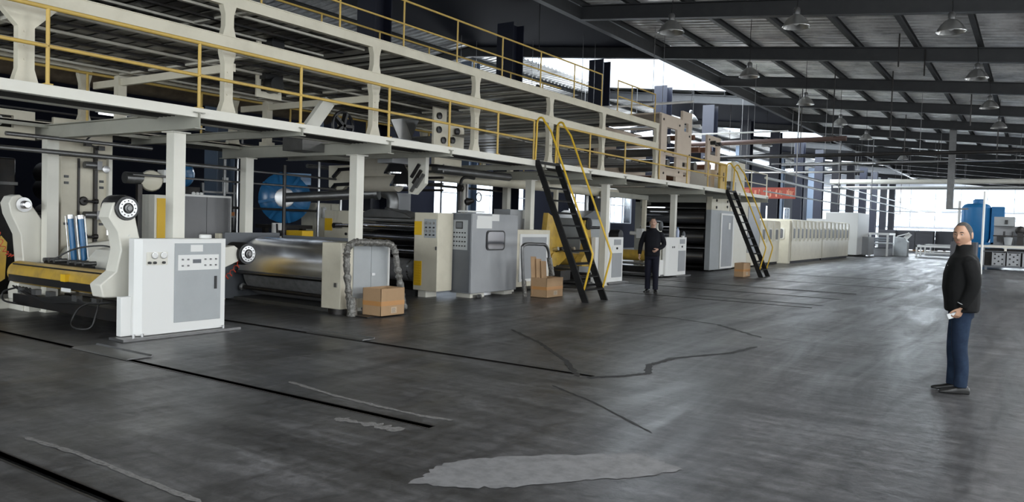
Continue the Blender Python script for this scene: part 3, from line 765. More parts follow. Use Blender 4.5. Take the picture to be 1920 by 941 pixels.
for x0, x1, y0, y1, z1, lb in ((-13.3, -12.85, 5.75, 6.1, 0.40, None), (-14.0, -13.3, 5.55, 6.2, 0.16, None)):
    part('foot_box', M().box(x0, x1, y0, y1, 0.0, z1), CREAMW, rs, bev=0.01)
part('foot_flange', M().box(-12.85, -12.70, 5.78, 6.05, 0.0, 0.40), CREAMW, rs)
m = M(); m.box(-12.7, -9.5, 5.55, 5.75, 0.14, 0.30); m.box(-12.7, -9.5, 6.3, 6.5, 0.1, 0.26)
part('trolley_frame', m, DARK, rs)
part('trolley_pan', M().box(-12.6, -9.6, 5.75, 6.3, 0.2, 0.24), BLACK, rs)
for x, y, z, dirn in ((-12.66, 5.66, 1.63, 1), (-12.55, 7.3, 1.0, 1)):
    c_ = part('chuck', M().lathe([(0.10,0),(0.11,0.02),(0.11,0.05),(0.06,0.055),(0.06,0.14),(0.045,0.16),(0.02,0.16)], (x, y, z), (dirn,0,0), 22), ALU, rs)
for x, y, z in ((-9.58, 5.50, 1.62), (-9.60, 7.34, 1.01)):
    c_ = part('brake_drum', M().lathe([(0.12,-0.34),(0.165,-0.30),(0.168,-0.06),(0.16,-0.04),(0.155,0.02),(0.15,0.03)], (x, y, z), (1,0,0), 28), BLACKP, rs)
    part('drum_ring', M().lathe([(0.118,0.028),(0.118,0.048),(0.07,0.05),(0.07,0.03)], (x, y, z), (1,0,0), 28, cap=False), ALU, c_)
    part('drum_hub', M().lathe([(0.05,0.03),(0.05,0.06),(0.03,0.065),(0.03,0.085),(0.01,0.085)], (x, y, z), (1,0,0), 16), MIDST, c_)
    m = M()
    for k in range(12):
        a = 2*PI*k/12; m.cyl((x+0.045, y+0.094*math.cos(a), z+0.094*math.sin(a)), (x+0.056, y+0.094*math.cos(a), z+0.094*math.sin(a)), 0.008, seg=6)
    part('ring_bolts', m, DARK, c_)
def coil(p0, p1, r, turns, wire):
    a = Vector(p0); b = Vector(p1); d = (b-a).normalized(); u = d.orthogonal().normalized(); w = d.cross(u); pts = []
    N_ = turns*10
    for i in range(N_+1):
        f = i/N_; an = 2*PI*turns*f; pts.append(a.lerp(b, f)-Vector((0,0,0.12*math.sin(PI*f))) + (u*math.cos(an)+w*math.sin(an))*r)
    return M().tube(pts, wire, 6)
single('spiral_hose', coil((-9.62, 7.28, 0.92), (-9.6, 6.72, 0.66), 0.035, 9, 0.006), RED, 'red spiral air hose hanging from the low black chuck drum', 'hose')
single('spiral_hose', coil((-12.75, 5.35, 1.25), (-12.7, 5.55, 0.86), 0.03, 6, 0.006), RED, 'orange-red spiral hose at the left edge of the picture', 'hose')
single('spiral_hose', coil((-9.62, 5.52, 1.45), (-9.56, 5.6, 1.22), 0.025, 5, 0.004), WHITE, 'thin pale spiral hose under the high black chuck drum', 'hose')
hp = lambda *p: [Vector(q) for q in p]
def smooth(pts, n=6):
    P = [Vector(p) for p in pts]; out = []
    for i in range(len(P)-1):
        p0 = P[max(i-1,0)]; p1 = P[i]; p2 = P[i+1]; p3 = P[min(i+2, len(P)-1)]
        for k in range(n):
            t = k/n; out.append(0.5*((2*p1)+(-p0+p2)*t+(2*p0-5*p1+4*p2-p3)*t*t+(-p0+3*p1-3*p2+p3)*t**3))
    out.append(P[-1]); return out
single('drooping_hose', M().tube(smooth([(-10.0,5.40,0.42),(-9.95,5.33,0.25),(-9.97,5.27,0.08),(-10.2,5.2,0.06),(-10.4,5.25,0.12),(-10.35,5.33,0.3),(-10.1,5.40,0.40)]), 0.012, 8), RUBBER, 'black hose drooping in a loop under the yellow beam of the near roll stand', 'hose')
single('drooping_hose', M().tube(smooth([(-12.3,5.42,0.42),(-12.6,5.38,0.34),(-12.55,5.36,0.22),(-12.2,5.38,0.2)]), 0.014, 8), RUBBER, 'black hose curling at the left end of the yellow beam', 'hose')
bundle = thing('hose_bundle', 'bundle of black hoses and fittings along the underside of the near yellow beam', 'hoses', (-11.2, 5.4, 0.4))
for k in range(6):
    part('hose', M().tube(smooth([(-12.4+0.1*k, 5.42, 0.44), (-11.6, 5.36+0.02*k, 0.34-0.012*k), (-10.8, 5.42, 0.40-0.015*k), (-10.2, 5.38, 0.36), (-9.7, 5.42-0.01*k, 0.42)]), 0.013, 6), RUBBER, bundle)
for x in (-12.1, -11.7, -11.3, -10.6, -10.1):
    part('fitting', M().box(x-0.06, x+0.06, 5.38, 5.46, 0.36, 0.44), MIDST, bundle)
vt = thing('valve_rail', 'row of small pneumatic cylinders lying on top of the near roll stand beam', 'valves', (-11.6, 5.8, 0.76))
part('rail', M().box(-12.2, -10.9, 5.75, 5.82, 0.76, 0.80), DARK, vt)
for x in (-12.1, -11.95, -11.8, -11.4, -11.2, -11.0):
    part('valve', M().cyl((x, 5.70, 0.83), (x, 5.88, 0.83), 0.032, seg=12), MIDST, vt)
part('hose', M().tube(smooth([(-12.0,5.8,0.84),(-11.8,6.0,1.0),(-11.4,6.2,1.06),(-11.1,6.3,1.0)]), 0.012, 6), RUBBER, vt)

# --- far-left second arm unit (cut by the frame)
la = thing('air_cylinder_unit', 'slanted silver air cylinder with yellow guard at the left picture edge', 'cylinder', (-13.1, 5.2, 0.2))
part('cylinder', M().cyl((-12.95, 5.15, 0.25), (-12.95, 5.45, 0.95), 0.035, seg=14), ALU, la)
part('guard', M().prism([(5.4,0.4),(5.55,0.5),(5.58,1.05),(5.5,1.15),(5.42,0.9)], 'X', -12.99, -12.96), YTUBE, la)
part('frame', M().box(-13.35, -13.2, 4.6, 5.5, 0.1, 1.0), NAVY, la)

# --- blue pneumatic cylinders behind the stand
bl = thing('blue_cylinder', 'pair of upright blue pneumatic cylinders behind the near roll stand', 'cylinder', (-12.0, 6.15, 0.8))
for y in (6.09, 6.19):
    c_ = part('barrel', M().cyl((-12.0+ (y-6.09), y+0.0, 0.82), (-12.04+(y-6.09), y-0.04, 1.44), 0.042, seg=16), BLUEP, bl)
    part('end_cap', M().cyl((-12.04+(y-6.09), y-0.04, 1.44), (-12.045+(y-6.09), y-0.045, 1.50), 0.05, seg=12), ALU, c_)
m = M()
for dx, dy in ((-0.07,-0.07),(0.1,0.0),(0.12,0.12),(-0.05,0.05)): m.cyl((-12.0+dx, 6.12+dy, 0.82), (-12.04+dx, 6.08+dy, 1.48), 0.008, seg=6)
part('tie_rods', m, ALU, bl)
part('bracket', M().box(-12.15, -11.8, 5.95, 6.3, 0.76, 0.82), DARK, bl)

# --- cream side frames of the first machine (behind the near roll stand)
sf = thing('machine_side_frame', 'tall cream machine side frame with black knobs behind the near roll stand', 'machine', (-12.8, 6.7, 0))
part('panel', M().box(-12.9, -12.8, 6.28, 7.06, 0.0, 2.42), CREAM, sf, bev=0.01)
part('panel', M().box(-12.95, -12.88, 6.2, 7.15, 2.48, 3.02), CREAM, sf, bev=0.01)
part('edge_post', M().box(-12.8, -12.74, 6.78, 6.83, 0, 2.6), DARK, sf)
part('edge_post', M().box(-12.8, -12.77, 6.53, 6.56, 0, 2.4), DARK, sf)
part('edge_post', M().box(-12.8, -12.72, 7.0, 7.06, 0.6, 2.45), CREAMW, sf)
for y, z in ((6.62, 1.72), (6.62, 1.15)):
    k_ = part('knob', M().lathe([(0.07,0),(0.075,0.03),(0.06,0.05),(0.02,0.055)], (-12.8, y, z), (1,0,0), 16), DARK, sf)
    part('shaft', M().cyl((-12.72, y, z), (-12.70, y+0.2, z-0.01), 0.018).cyl((-12.72, y+0.13, z), (-12.72, y+0.2, z), 0.04), DARK, k_)
for z in (2.3, 1.5):
    k_ = part('motor', M().cyl((-12.68, 6.58, z), (-12.68, 6.78, z), 0.055, seg=14).box(-12.74, -12.62, 6.76, 6.84, z-0.07, z+0.07), MIDST, sf)
    part('pulley', M().lathe([(0.06,0),(0.06,0.03),(0.02,0.04)], (-12.7, 6.93, z-0.05), (1,0,0), 14), ALU, sf)
for y, z in ((6.36,2.1),(6.36,2.0),(6.36,1.35),(6.92,2.05),(6.92,1.95),(6.92,1.35)):
    part('slot', M().box(-12.8, -12.79, y-0.035, y+0.035, z-0.02, z+0.02), BLACKP, sf)
m = M(); m.tube(smooth([(-12.75,6.6,2.95),(-12.7,6.7,2.8),(-12.7,6.6,2.66),(-12.7,6.75,2.6),(-12.7,6.9,2.58)]), 0.015, 6); m.box(-12.76, -12.68, 6.6, 6.7, 2.6, 2.7); m.box(-12.76,-12.66,6.8,6.9,2.55,2.62); m.box(-12.76,-12.68,6.5,6.6,2.82,2.9)
part('valve_cluster', m, BLACKP, sf)
tube = thing('vertical_tube_light', 'short bright vertical tube lamp behind the high black chuck drum', 'lamp', (-12.0, 6.6, 1.2))
part('tube', M().cyl((-12.0, 6.60, 1.2), (-12.0, 6.60, 1.58), 0.018, seg=10), GLOWT, tube)
part('cap', M().cyl((-12.0, 6.60, 1.58), (-12.0, 6.60, 1.62), 0.022, seg=10), MIDST, tube)
tl = thing('fluorescent_lamp', 'fluorescent batten lamp glowing under the platform at the upper left', 'lamp', (-12.4, 6.9, 3.05))
part('batten', M().box(-12.45, -12.40, 6.62, 7.35, 3.13, 3.17), WHITE, tl)
part('tube', M().cyl((-12.40, 6.65, 3.11), (-12.40, 7.1, 3.11), 0.014, seg=8), GLOWT, tl)
single('cross_pipe', M().cyl((-12.15, 5.2, 2.63), (-12.15, 7.4, 2.62), 0.03, seg=10), MIDST, 'grey pipe just under the first platform beam, the upper one', 'pipe')
single('cross_pipe', M().cyl((-12.1, 4.4, 2.43), (-12.1, 9.0, 2.40), 0.035, seg=10), MIDST, 'grey pipe just under the first platform beam, the lower one', 'pipe')
# dark bulk of the first single facer
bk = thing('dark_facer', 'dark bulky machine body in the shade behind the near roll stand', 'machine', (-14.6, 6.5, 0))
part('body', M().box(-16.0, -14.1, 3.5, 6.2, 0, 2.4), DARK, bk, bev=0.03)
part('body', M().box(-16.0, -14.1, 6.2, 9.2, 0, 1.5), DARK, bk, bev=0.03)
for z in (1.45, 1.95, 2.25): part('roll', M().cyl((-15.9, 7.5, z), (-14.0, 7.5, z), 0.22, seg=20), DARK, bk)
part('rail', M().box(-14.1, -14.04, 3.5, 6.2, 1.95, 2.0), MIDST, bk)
ub = thing('upper_box_frame', 'cream box frame with round bearing, half hidden at the upper left edge', 'machine', (-12.9, 5.0, 2.7))
part('frame', M().plate(-12.9, -12.82, 4.6, 5.9, 2.62, 3.05, [(5.2, 5.6, 2.78, 2.96)]), CREAM, ub)
part('bearing', M().lathe([(0.09,0),(0.09,0.04),(0.04,0.05)], (-12.82, 5.35, 2.87), (1,0,0), 18), ALU, ub)
single('insulated_duct', M().cyl((-13.6, 0.5, 3.98), (-13.6, 12.5, 3.98), 0.30, seg=28), DUCTB, 'thick brown stained duct running behind the bridge at the upper left', 'duct')
for x, z in ((-13.3, 3.35), (-13.4, 3.15), (-13.3, 2.98)):
    single('thin_cable_pipe', M().cyl((x, 0.5, z), (x, 13.5, z), 0.016, seg=8), MIDST, 'thin cable pipe behind the rear yellow rail, at height rank %s' % {3.35: 'top', 3.15: 'middle', 2.98: 'bottom'}[z], 'pipe')

# --- pump behind the near stand, upper
pu = thing('round_pump', 'rusty cream pump housing with pipes left of the first cream column', 'pump', (-12.9, 7.9, 2.0))
part('volute', M().lathe([(0.06,-0.12),(0.17,-0.08),(0.19,0.0),(0.17,0.08),(0.1,0.12)], (-12.9, 7.85, 2.12), (0.9,-0.4,0), 20), CREAM, pu)
part('motor', M().cyl((-12.95, 7.4, 2.15), (-12.95, 7.75, 2.15), 0.10, seg=16), MIDST, pu)
part('stand', M().box(-12.95, -12.88, 7.60, 7.68, 0, 2.05), DARK, pu)
part('white_box', M().box(-12.95, -12.75, 8.0, 8.25, 2.1, 2.32), WHITE, pu)

# --- grey double-door cupboard with yellow panel
dc = thing('electric_cupboard', 'grey two-door electric cupboard behind the near control cabinet', 'cupboard', (-13.0, 8.9, 0))
part('carcass', M().box(-13.3, -12.82, 8.38, 9.45, 0, 1.92), WHITE, dc, bev=0.01)
part('door', M().box(-12.82, -12.80, 8.42, 8.89, 0.05, 1.88), CABGREY, dc)
part('door', M().box(-12.82, -12.80, 8.90, 9.41, 0.05, 1.88), CABGREY, dc)
for y in (8.85, 8.94): part('door_handle', M().box(-12.80, -12.785, y-0.01, y+0.01, 1.0, 1.12), BLACKP, dc)
for k in range(3): part('eyebolt', M().lathe([(0.03,0),(0.035,0.03),(0.015,0.05)], (-13.0, 8.75+0.08*k, 1.92), (0,0,1), 10), WHITE, dc)
yc = thing('yellow_cupboard', 'narrow yellow-doored cream cabinet left of the first cream column', 'cupboard', (-12.9, 8.0, 0))
part('carcass', M().box(-13.2, -12.70, 7.80, 8.3, 0, 1.88), CREAMW, yc, bev=0.01)
part('door', M().box(-12.70, -12.68, 7.84, 8.2, 0.1, 1.82), YPAN, yc)

# --- preheater: roll under a polished hood
ph = thing('preheater', 'preheater with polished hood over a dark roll right of the near control cabinet', 'machine', (-10.8, 8.9, 0))
Y0, Z0 = 9.70, 0.62
prof = []
for k in range(15):
    a = math.radians(-12 + 160*k/14); prof.append((Y0-0.55*math.cos(a), Z0+0.55*math.sin(a)))
for k in range(14, -1, -1):
    a = math.radians(-12 + 160*k/14); prof.append((Y0-0.53*math.cos(a), Z0+0.53*math.sin(a)))
part('hood', M().prism(prof, 'X', -12.2, -9.79), HOODM, ph, sharp=25)
part('hood_lip', M().cyl((-12.2, Y0-0.56, Z0-0.10), (-9.80, Y0-0.56, Z0-0.10), 0.035, seg=14), CHROMED, ph)
part('end_cap', M().lathe([(0.555,0),(0.555,0.03),(0.3,0.04)], (-9.83, Y0, Z0), (1,0,0), 40), CHROME, ph)
part('paper_roll', M().cyl((-12.15, Y0+0.02, Z0-0.05), (-9.86, Y0+0.02, Z0-0.05), 0.50, seg=40), PAPERBAND, ph)
part('lower_bar', M().cyl((-12.25, Y0-0.45, 0.24), (-9.83, Y0-0.45, 0.22), 0.035, seg=14), DARK, ph)
part('bar_end', M().lathe([(0.07,0),(0.07,0.04),(0.03,0.05)], (-12.2, Y0-0.45, 0.24), (1,0,0), 16), ALU, ph)
part('side_plate', M().box(-12.40, -12.33, 8.95, 10.2, 0.03, 1.24), DGREY, ph)
part('side_post', M().box(-12.55, -12.42, 8.90, 9.05, 0.0, 1.22), CREAM, ph)
part('back_plate', M().box(-12.3, -9.83, 10.25, 10.28, 0.1, 1.2), DGREY, ph)
part('tray', M().box(-12.3, -9.83, 9.15, 10.1, 0.0, 0.06), MIDST, ph)
stn = thing('cream_pedestal', 'cream pedestal box with grey double door behind the film-wrapped hose arch', 'pedestal', (-9.5, 9.5, 0))
part('body', M().box(-9.74, -9.30, 8.93, 9.36, 0.09, 1.17).box(-9.50, -9.30, 9.36, 10.05, 0.09, 1.17), CREAM, stn, bev=0.01)
part('door', M().box(-9.30, -9.28, 9.20, 9.60, 0.25, 1.12), GREY, stn)
part('door', M().box(-9.30, -9.28, 9.61, 10.00, 0.25, 1.12), GREY, stn)
part('edge_strip', M().box(-9.30, -9.27, 10.01, 10.05, 0.1, 1.15), WHITE, stn)
part('latch', M().box(-9.30, -9.255, 9.60, 9.68, 0.62, 0.66), ALU, stn)
part('foot', M().cyl((-9.5, 9.12, 0), (-9.5, 9.12, 0.09), 0.19, seg=20), DARK, stn)
part('foot', M().cyl((-9.4, 9.85, 0), (-9.4, 9.85, 0.09), 0.09, seg=20), DARK, stn)
part('valve', M().box(-9.42, -9.36, 8.90, 8.93, 0.45, 0.52), ALU, stn)

def arch(pts, r, material, name, label, cat, rnd=0.0, cuffs=False):
    t = thing(name, label, cat, (pts[0][0], pts[0][1], 0))
    P = smooth(pts, 10); rr = [r*(1+random.uniform(-rnd, rnd)) for _ in P]
    part('tube', M().tube(P, rr if rnd else r, 12), material, t)
    return t
ha = arch([(-9.08,8.97,0.02),(-9.12,8.93,0.45),(-9.14,8.90,0.9),(-9.14,8.93,1.10),(-9.14,9.10,1.19),(-9.12,9.5,1.18),(-9.12,9.85,1.16),(-9.12,10.0,1.05),(-9.10,10.06,0.75),(-9.08,10.15,0.35),(-9.06,10.22,0.03)], 0.055, WRAP, 'wrapped_arch', 'arched tube bandaged in torn grey film in front of the grey double door', 'trolley handle', 0.22)
part('foot_wrap', M().lathe([(0.085,0),(0.08,0.12),(0.06,0.3)], (-9.07,8.98,0.005), (0,0,1), 14), WRAP, ha)
part('deck', M().box(-9.25, -8.72, 8.97, 9.9, 0.004, 0.02), DARK, ha)
ha2 = arch([(-9.0,13.98,0.02),(-9.0,13.88,0.5),(-9.0,13.82,1.0),(-9.0,13.85,1.09),(-9.0,14.0,1.13),(-9.0,14.5,1.12),(-9.0,14.75,1.10),(-9.0,14.9,0.95),(-9.0,14.98,0.6),(-8.98,15.05,0.45)], 0.035, MIDST, 'trolley_arch', 'bent grey tube arch standing behind the cardboard box by the near ladder', 'trolley handle', 0.06)
part('sleeve', M().cyl((-9.0,14.93,0.82), (-8.98,15.05,0.42), 0.06, seg=12), WRAP, ha2)
part('sleeve', M().cyl((-9.0,13.92,0.35), (-9.0,13.98,0.02), 0.05, seg=12), WRAP, ha2)

def carton(x0, x1, y0, y1, h, label, flaps=True, mark=True, yaw=0.0):
    t = thing('cardboard_box', label, 'box', ((x0+x1)/2, (y0+y1)/2, 0))
    th = 0.006; z0 = 0.021 if x0 > -9.2 and y0 < 10 else 0.004
    m = M(); m.box(x0, x1, y0, y0+th, z0, h); m.box(x0, x1, y1-th, y1, z0, h); m.box(x0, x0+th, y0, y1, z0, h); m.box(x1-th, x1, y0, y1, z0, h); m.box(x0, x1, y0, y1, z0, z0+th)
    part('walls', m, KRAFT, t)
    if flaps:
        part('flap', M().bar((x1, (y0+y1)/2, h), (x1+0.03, (y0+y1)/2, h-0.10), y1-y0, th), KRAFTL, t)
    m = M(); m.box(x1, x1+0.002, y0, y1, h*0.40, h*0.56); m.box(x0, x1, y0-0.002, y0, h*0.40, h*0.56)
    part('tape', m, TAPE, t)
    if mark:
        lb = part('printed_label', M().box(x1+0.002, x1+0.004, y0+(y1-y0)*0.42, y0+(y1-y0)*0.66, h*0.12, h*0.34), KRAFTL, t)
        m = M()
        for k in range(4): m.box(x1+0.004, x1+0.005, y0+(y1-y0)*0.46, y0+(y1-y0)*(0.62-0.02*(k % 2)), h*(0.15+0.045*k), h*(0.165+0.045*k))
        part('print', m, DGREY, lb)
    return t
carton(-9.02, -8.62, 9.16, 9.72, 0.46, 'open cardboard box with brown tape below the film-wrapped arch', flaps=False)
b2 = carton(-8.95, -8.55, 14.12, 14.80, 0.42, 'open cardboard box holding folded card, beside the near black ladder', flaps=False)
for k in range(3):
    single('folded_card', M().bar((-8.9+0.03*k, 14.2+0.16*k, 0.05), (-8.98+0.03*k, 14.24+0.16*k, 0.86-0.05*k), 0.22, 0.006, (1, 0, 0)), KRAFT, 'folded kraft sheet sticking out of the box by the near ladder, %s of three' % ('leftmost', 'middle', 'rightmost')[k], 'card')
carton(-8.25, -7.95, 25.55, 26.3, 0.46, 'small closed-looking cardboard box at the foot of the far ladder', flaps=False)

# --- second machine behind: side frame, preheater rolls, hood duct
m2 = thing('single_facer', 'single facer machine with polished rolls between cream end frames', 'machine', (-11.4, 12.2, 0))
f_ = part('end_frame', M().box(-13.25, -12.35, 12.2, 12.9, 0.1, 1.73), CREAM, m2, bev=0.01)
part('yellow_panel', M().box(-13.23, -13.0, 12.19, 12.2, 1.28, 1.55), YPAN, m2)
part('knob', M().cyl((-12.72, 12.2, 1.40), (-12.72, 11.98, 1.40), 0.06, seg=14), BLACKP, m2)
part('spindle', M().cyl((-12.65, 12.0, 1.40), (-12.2, 12.0, 1.41), 0.04, seg=12), CHROME, m2)
part('button', M().cyl((-12.55, 12.2, 1.22), (-12.55, 12.17, 1.22), 0.03, seg=12), BLACKP, m2)
for y, z, r, ma in ((12.35, 1.56, 0.05, ALU), (12.3, 1.42, 0.075, CHROME), (12.5, 1.15, 0.2, CHROMED), (12.35, 0.92, 0.05, CHROME), (12.5, 0.52, 0.24, PAPERBAND), (12.6, 0.85, 0.1, DARK)):
    part('roll', M().cyl((-12.35, y, z), (-10.62, y, z), r, seg=24), ma, m2)
part('roll_end', M().lathe([(0.24,0),(0.24,0.05),(0.1,0.06)], (-10.86, 12.5, 0.52), (1,0,0), 28), ALU, m2)
part('back_plate', M().box(-12.35, -10.6, 12.95, 13.0, 0.1, 1.65), DARK, m2)
part('base', M().box(-13.2, -10.62, 12.3, 12.9, 0.0, 0.12), MIDST, m2)
part('suction_hood', M().prism([(-12.25,1.6),(-10.75,1.6),(-10.9,1.70),(-11.3,1.78),(-11.9,1.78),(-12.15,1.70)], 'Y', 12.25, 12.75), MIDST, m2, bev=0.02)
part('elbow_duct', M().tube(smooth([(-11.5,12.5,1.76),(-11.48,12.5,1.95),(-11.55,12.5,2.10),(-11.72,12.5,2.15)], 8), [0.16]*3+[0.13]*22, 16), MIDST, m2)
# cream panel with yellow strips (front end frame)
ef = thing('cream_switch_cabinet', 'cream switch cabinet with yellow strips and six dials', 'cabinet', (-10.2, 12.4, 0))
part('body', M().box(-10.60, -9.98, 12.2, 12.7, 0.14, 1.73), CREAM, ef, bev=0.01)
part('yellow_strip', M().box(-10.59, -10.40, 12.19, 12.2, 1.27, 1.55), YPAN, ef)
ys = part('vent_strip', M().box(-10.58, -10.38, 12.19, 12.2, 0.24, 0.74), YPAN, ef)
m = M()
for k in range(8): m.box(-10.55, -10.41, 12.175, 12.19, 0.30+0.052*k, 0.31+0.052*k)
part('louvres', m, YPAN, ys)
part('dial_plate', M().box(-10.33, -10.02, 12.19, 12.2, 1.22, 1.60), GREY, ef)
for i, z in enumerate((1.52, 1.43, 1.36, 1.28)):
    for x in (-10.27, -10.17, -10.07):
        if i % 2 == 0: part('dial', M().cyl((x, 12.19, z), (x, 12.17, z), 0.026, seg=14), ALU, ef)
        else: part('switch', M().cyl((x, 12.19, z), (x, 12.165, z), 0.016, seg=10), BLACKP, ef)
part('lock', M().box(-10.02, -9.99, 12.18, 12.2, 0.98, 1.05), MIDST, ef)
part('leg', M().box(-10.5, -10.3, 12.25, 12.6, 0, 0.14), CREAMW, ef)
gc = thing('grey_control_cabinet', 'large grey control cabinet with a small round-cornered window and taped papers', 'cabinet', (-9.8, 13.4, 0))
part('body', M().box(-10.06, -9.52, 12.74, 14.42, 0.10, 1.75), GREY2, gc, bev=0.012)
part('front_door', M().box(-10.05, -9.56, 12.725, 12.74, 0.12, 1.73), DGREY, gc)
part('keypad', M().box(-10.0, -9.62, 12.715, 12.725, 0.99, 1.60), GREY, gc)
sc = part('screen_frame', M().box(-9.92, -9.74, 12.70, 12.715, 1.42, 1.57), BLACKP, gc, bev=0.01)
part('screen', M().box(-9.90, -9.76, 12.697, 12.70, 1.44, 1.55), DGREY, sc)
for z in (1.34, 1.25, 1.16, 1.07):
    for x in (-9.96, -9.89, -9.82, -9.75, -9.68):
        part('push_button', M().cyl((x, 12.715, z), (x, 12.70, z), 0.015, seg=8), DARK, gc)
def rrect(y0, y1, z0, z1, r, n=6):
    out = []
    for cy, cz, a0 in ((y1-r, z1-r, 0), (y0+r, z1-r, 90), (y0+r, z0+r, 180), (y1-r, z0+r, 270)):
        for k in range(n+1):
            a = math.radians(a0+90*k/n); out.append((cy+r*math.cos(a), cz+r*math.sin(a)))
    return out
wf = part('window_rim', M().prism(rrect(13.22, 13.90, 0.98, 1.40, 0.09), 'X', -9.52, -9.50), BLACKP, gc)
part('window_pane', M().prism(rrect(13.26, 13.86, 1.01, 1.37, 0.07), 'X', -9.50, -9.495), CHROMED, wf)
part('taped_paper', M().box(-9.52, -9.516, 12.9, 13.5, 1.60, 1.70), PAPER, gc)
part('taped_paper', M().box(-9.52, -9.514, 12.88, 13.42, 1.44, 1.62), PAPER, gc)
part('taped_paper', M().box(-9.52, -9.513, 13.42, 13.68, 1.60, 1.74), PAPER, gc)
part('base', M().box(-9.98, -9.62, 12.86, 13.35, 0, 0.10), CREAMW, gc)
part('base', M().box(-9.98, -9.62, 14.1, 14.4, 0, 0.10), CREAMW, gc)
single('castor_stand', M().box(-9.62, -9.5, 12.95, 13.1, 0.012, 0.06).cyl((-9.5,12.98,0.04),(-9.5,13.05,0.04),0.04), MIDST, 'small castor under the grey control cabinet corner', 'castor')
single('white_strip_box', M().box(-9.95, -9.7, 12.8, 13.4, 1.765, 1.80), WHITE, 'flat white tray lying on top of the grey control cabinet', 'tray')
hw = thing('valve_handwheel', 'cluster of valves with a handwheel above the grey control cabinet', 'valve', (-10.6, 13.9, 1.7))
part('pipe', M().tube(smooth([(-10.6,13.7,1.0),(-10.6,13.7,2.0),(-10.6,13.75,2.5),(-10.6,14.2,2.55)]), 0.035, 10), DARK, hw)
part('pipe', M().cyl((-10.6,13.95,1.0), (-10.6,13.95,2.4), 0.03, seg=10), MIDST, hw)
part('valve_body', M().lathe([(0.06,0),(0.09,0.06),(0.06,0.14),(0.04,0.2)], (-10.6,13.9,2.0), (1,0.2,0.2), 14), DARK, hw)
part('handwheel', M().tube([(-10.35, 14.05+0.1*math.cos(a*PI/8), 2.12+0.1*math.sin(a*PI/8)) for a in range(17)], 0.012, 6), DARK, hw)
part('pipe_flange', M().cyl((-10.6,13.66,2.3), (-10.6,13.74,2.3), 0.08), DARK, hw)
# small cream cabinet with mesh panel
sc_ = thing('cream_mesh_cabinet', 'cream cabinet with a white-framed grey mesh panel behind the tube arch', 'cabinet', (-10.0, 15.4, 0))
part('body', M().box(-10.3, -9.82, 14.55, 16.3, 0.1, 1.42), CREAM, sc_, bev=0.01)
part('panel_frame', M().plate(-9.82, -9.80, 14.95, 16.2, 0.22, 1.32, [(15.04, 16.12, 0.28, 1.25)]), WHITE, sc_)
part('mesh_panel', M().box(-9.82, -9.81, 15.04, 16.12, 0.28, 1.25), GREY2, sc_)
part('foot', M().box(-10.2, -9.9, 14.6, 14.9, 0, 0.1), CREAMW, sc_); part('foot', M().box(-10.2, -9.9, 15.9, 16.2, 0, 0.1), CREAMW, sc_)
tg = thing('tall_grey_panel', 'tall dark grey switch panel behind the cream mesh cabinet', 'cabinet', (-10.9, 16.6, 0))
part('body', M().box(-11.2, -10.7, 15.85, 16.75, 0.0, 1.9), GREY2, tg, bev=0.01)
part('notice', M().box(-10.70, -10.69, 16.4, 16.7, 1.93-0.25, 1.9), PAPER, tg)
part('knob', M().cyl((-10.7,16.55,1.5), (-10.67,16.55,1.5), 0.04), BLACKP, tg)

# --- splicer: plates, hoods and web rolls above
spl = thing('splicer', 'paper splicer with hanging cream side plates, black slanted slots and paper-covered rolls under the platform', 'machine', (-11.6, 12.0, 2.1))
part('side_plate', M().prism([(-13.15,2.72),(-12.42,2.72),(-12.42,2.4),(-12.7,2.2),(-13.0,2.16),(-13.14,2.25)], 'Y', 12.2, 12.3), CREAM, spl)
part('side_plate', M().prism([(-10.56,2.9),(-10.08,2.9),(-10.10,2.3),(-10.35,2.08),(-10.52,2.1)], 'Y', 11.9, 12.0), CREAMW, spl)
for dx, dz in ((0, 0), (-0.12, -0.33)):
    part('slot_arm', M().bar((-12.95+dx, 12.15, 2.45+dz), (-12.75+dx, 12.15, 2.62+dz), 0.06, 0.07).bar((-12.78+dx,12.15,2.62+dz), (-12.2+dx,12.15,2.64+dz), 0.06, 0.07), BLACKP, spl)
for dx, dz in ((0, 0), (0.05, -0.12), (0.0, -0.28), (0.12, -0.2)):
    part('slide', M().bar((-10.42+dx, 11.86, 2.42+dz), (-10.22+dx, 11.86, 2.68+dz), 0.05, 0.05), DARK if dz > -0.15 else MIDST, spl)
for y, z, r in ((12.4, 2.58, 0.16), (12.3, 2.32, 0.17), (12.7, 2.75, 0.1)):
    part('web_roll', M().cyl((-12.45, y, z), (-11.15, y, z), r, seg=22), CLOTH, spl)
part('web_sheet', M().box(-12.4, -11.2, 12.25, 12.27, 2.3, 2.85), CLOTH, spl)
for x, z in ((-10.95, 2.52), (-10.78, 2.27)):
    part('black_cone', M().lathe([(0.26,0),(0.25,0.02),(0.12,0.26),(0.08,0.3)], (x, 12.0, z), (0,0,1), 20), BLACKP, spl)
    part('cone_rim', M().lathe([(0.262,0),(0.262,0.03),(0.25,0.03),(0.25,0)], (x, 12.0, z-0.02), (0,0,1), 20, cap=False), CHROME, spl)
for k in range(5):
    part('tie_bar', M().cyl((-13.1, 12.6, 2.2+0.13*k), (-10.2, 12.6, 2.2+0.13*k), 0.025, seg=10), MIDST if k % 2 else DARK, spl)

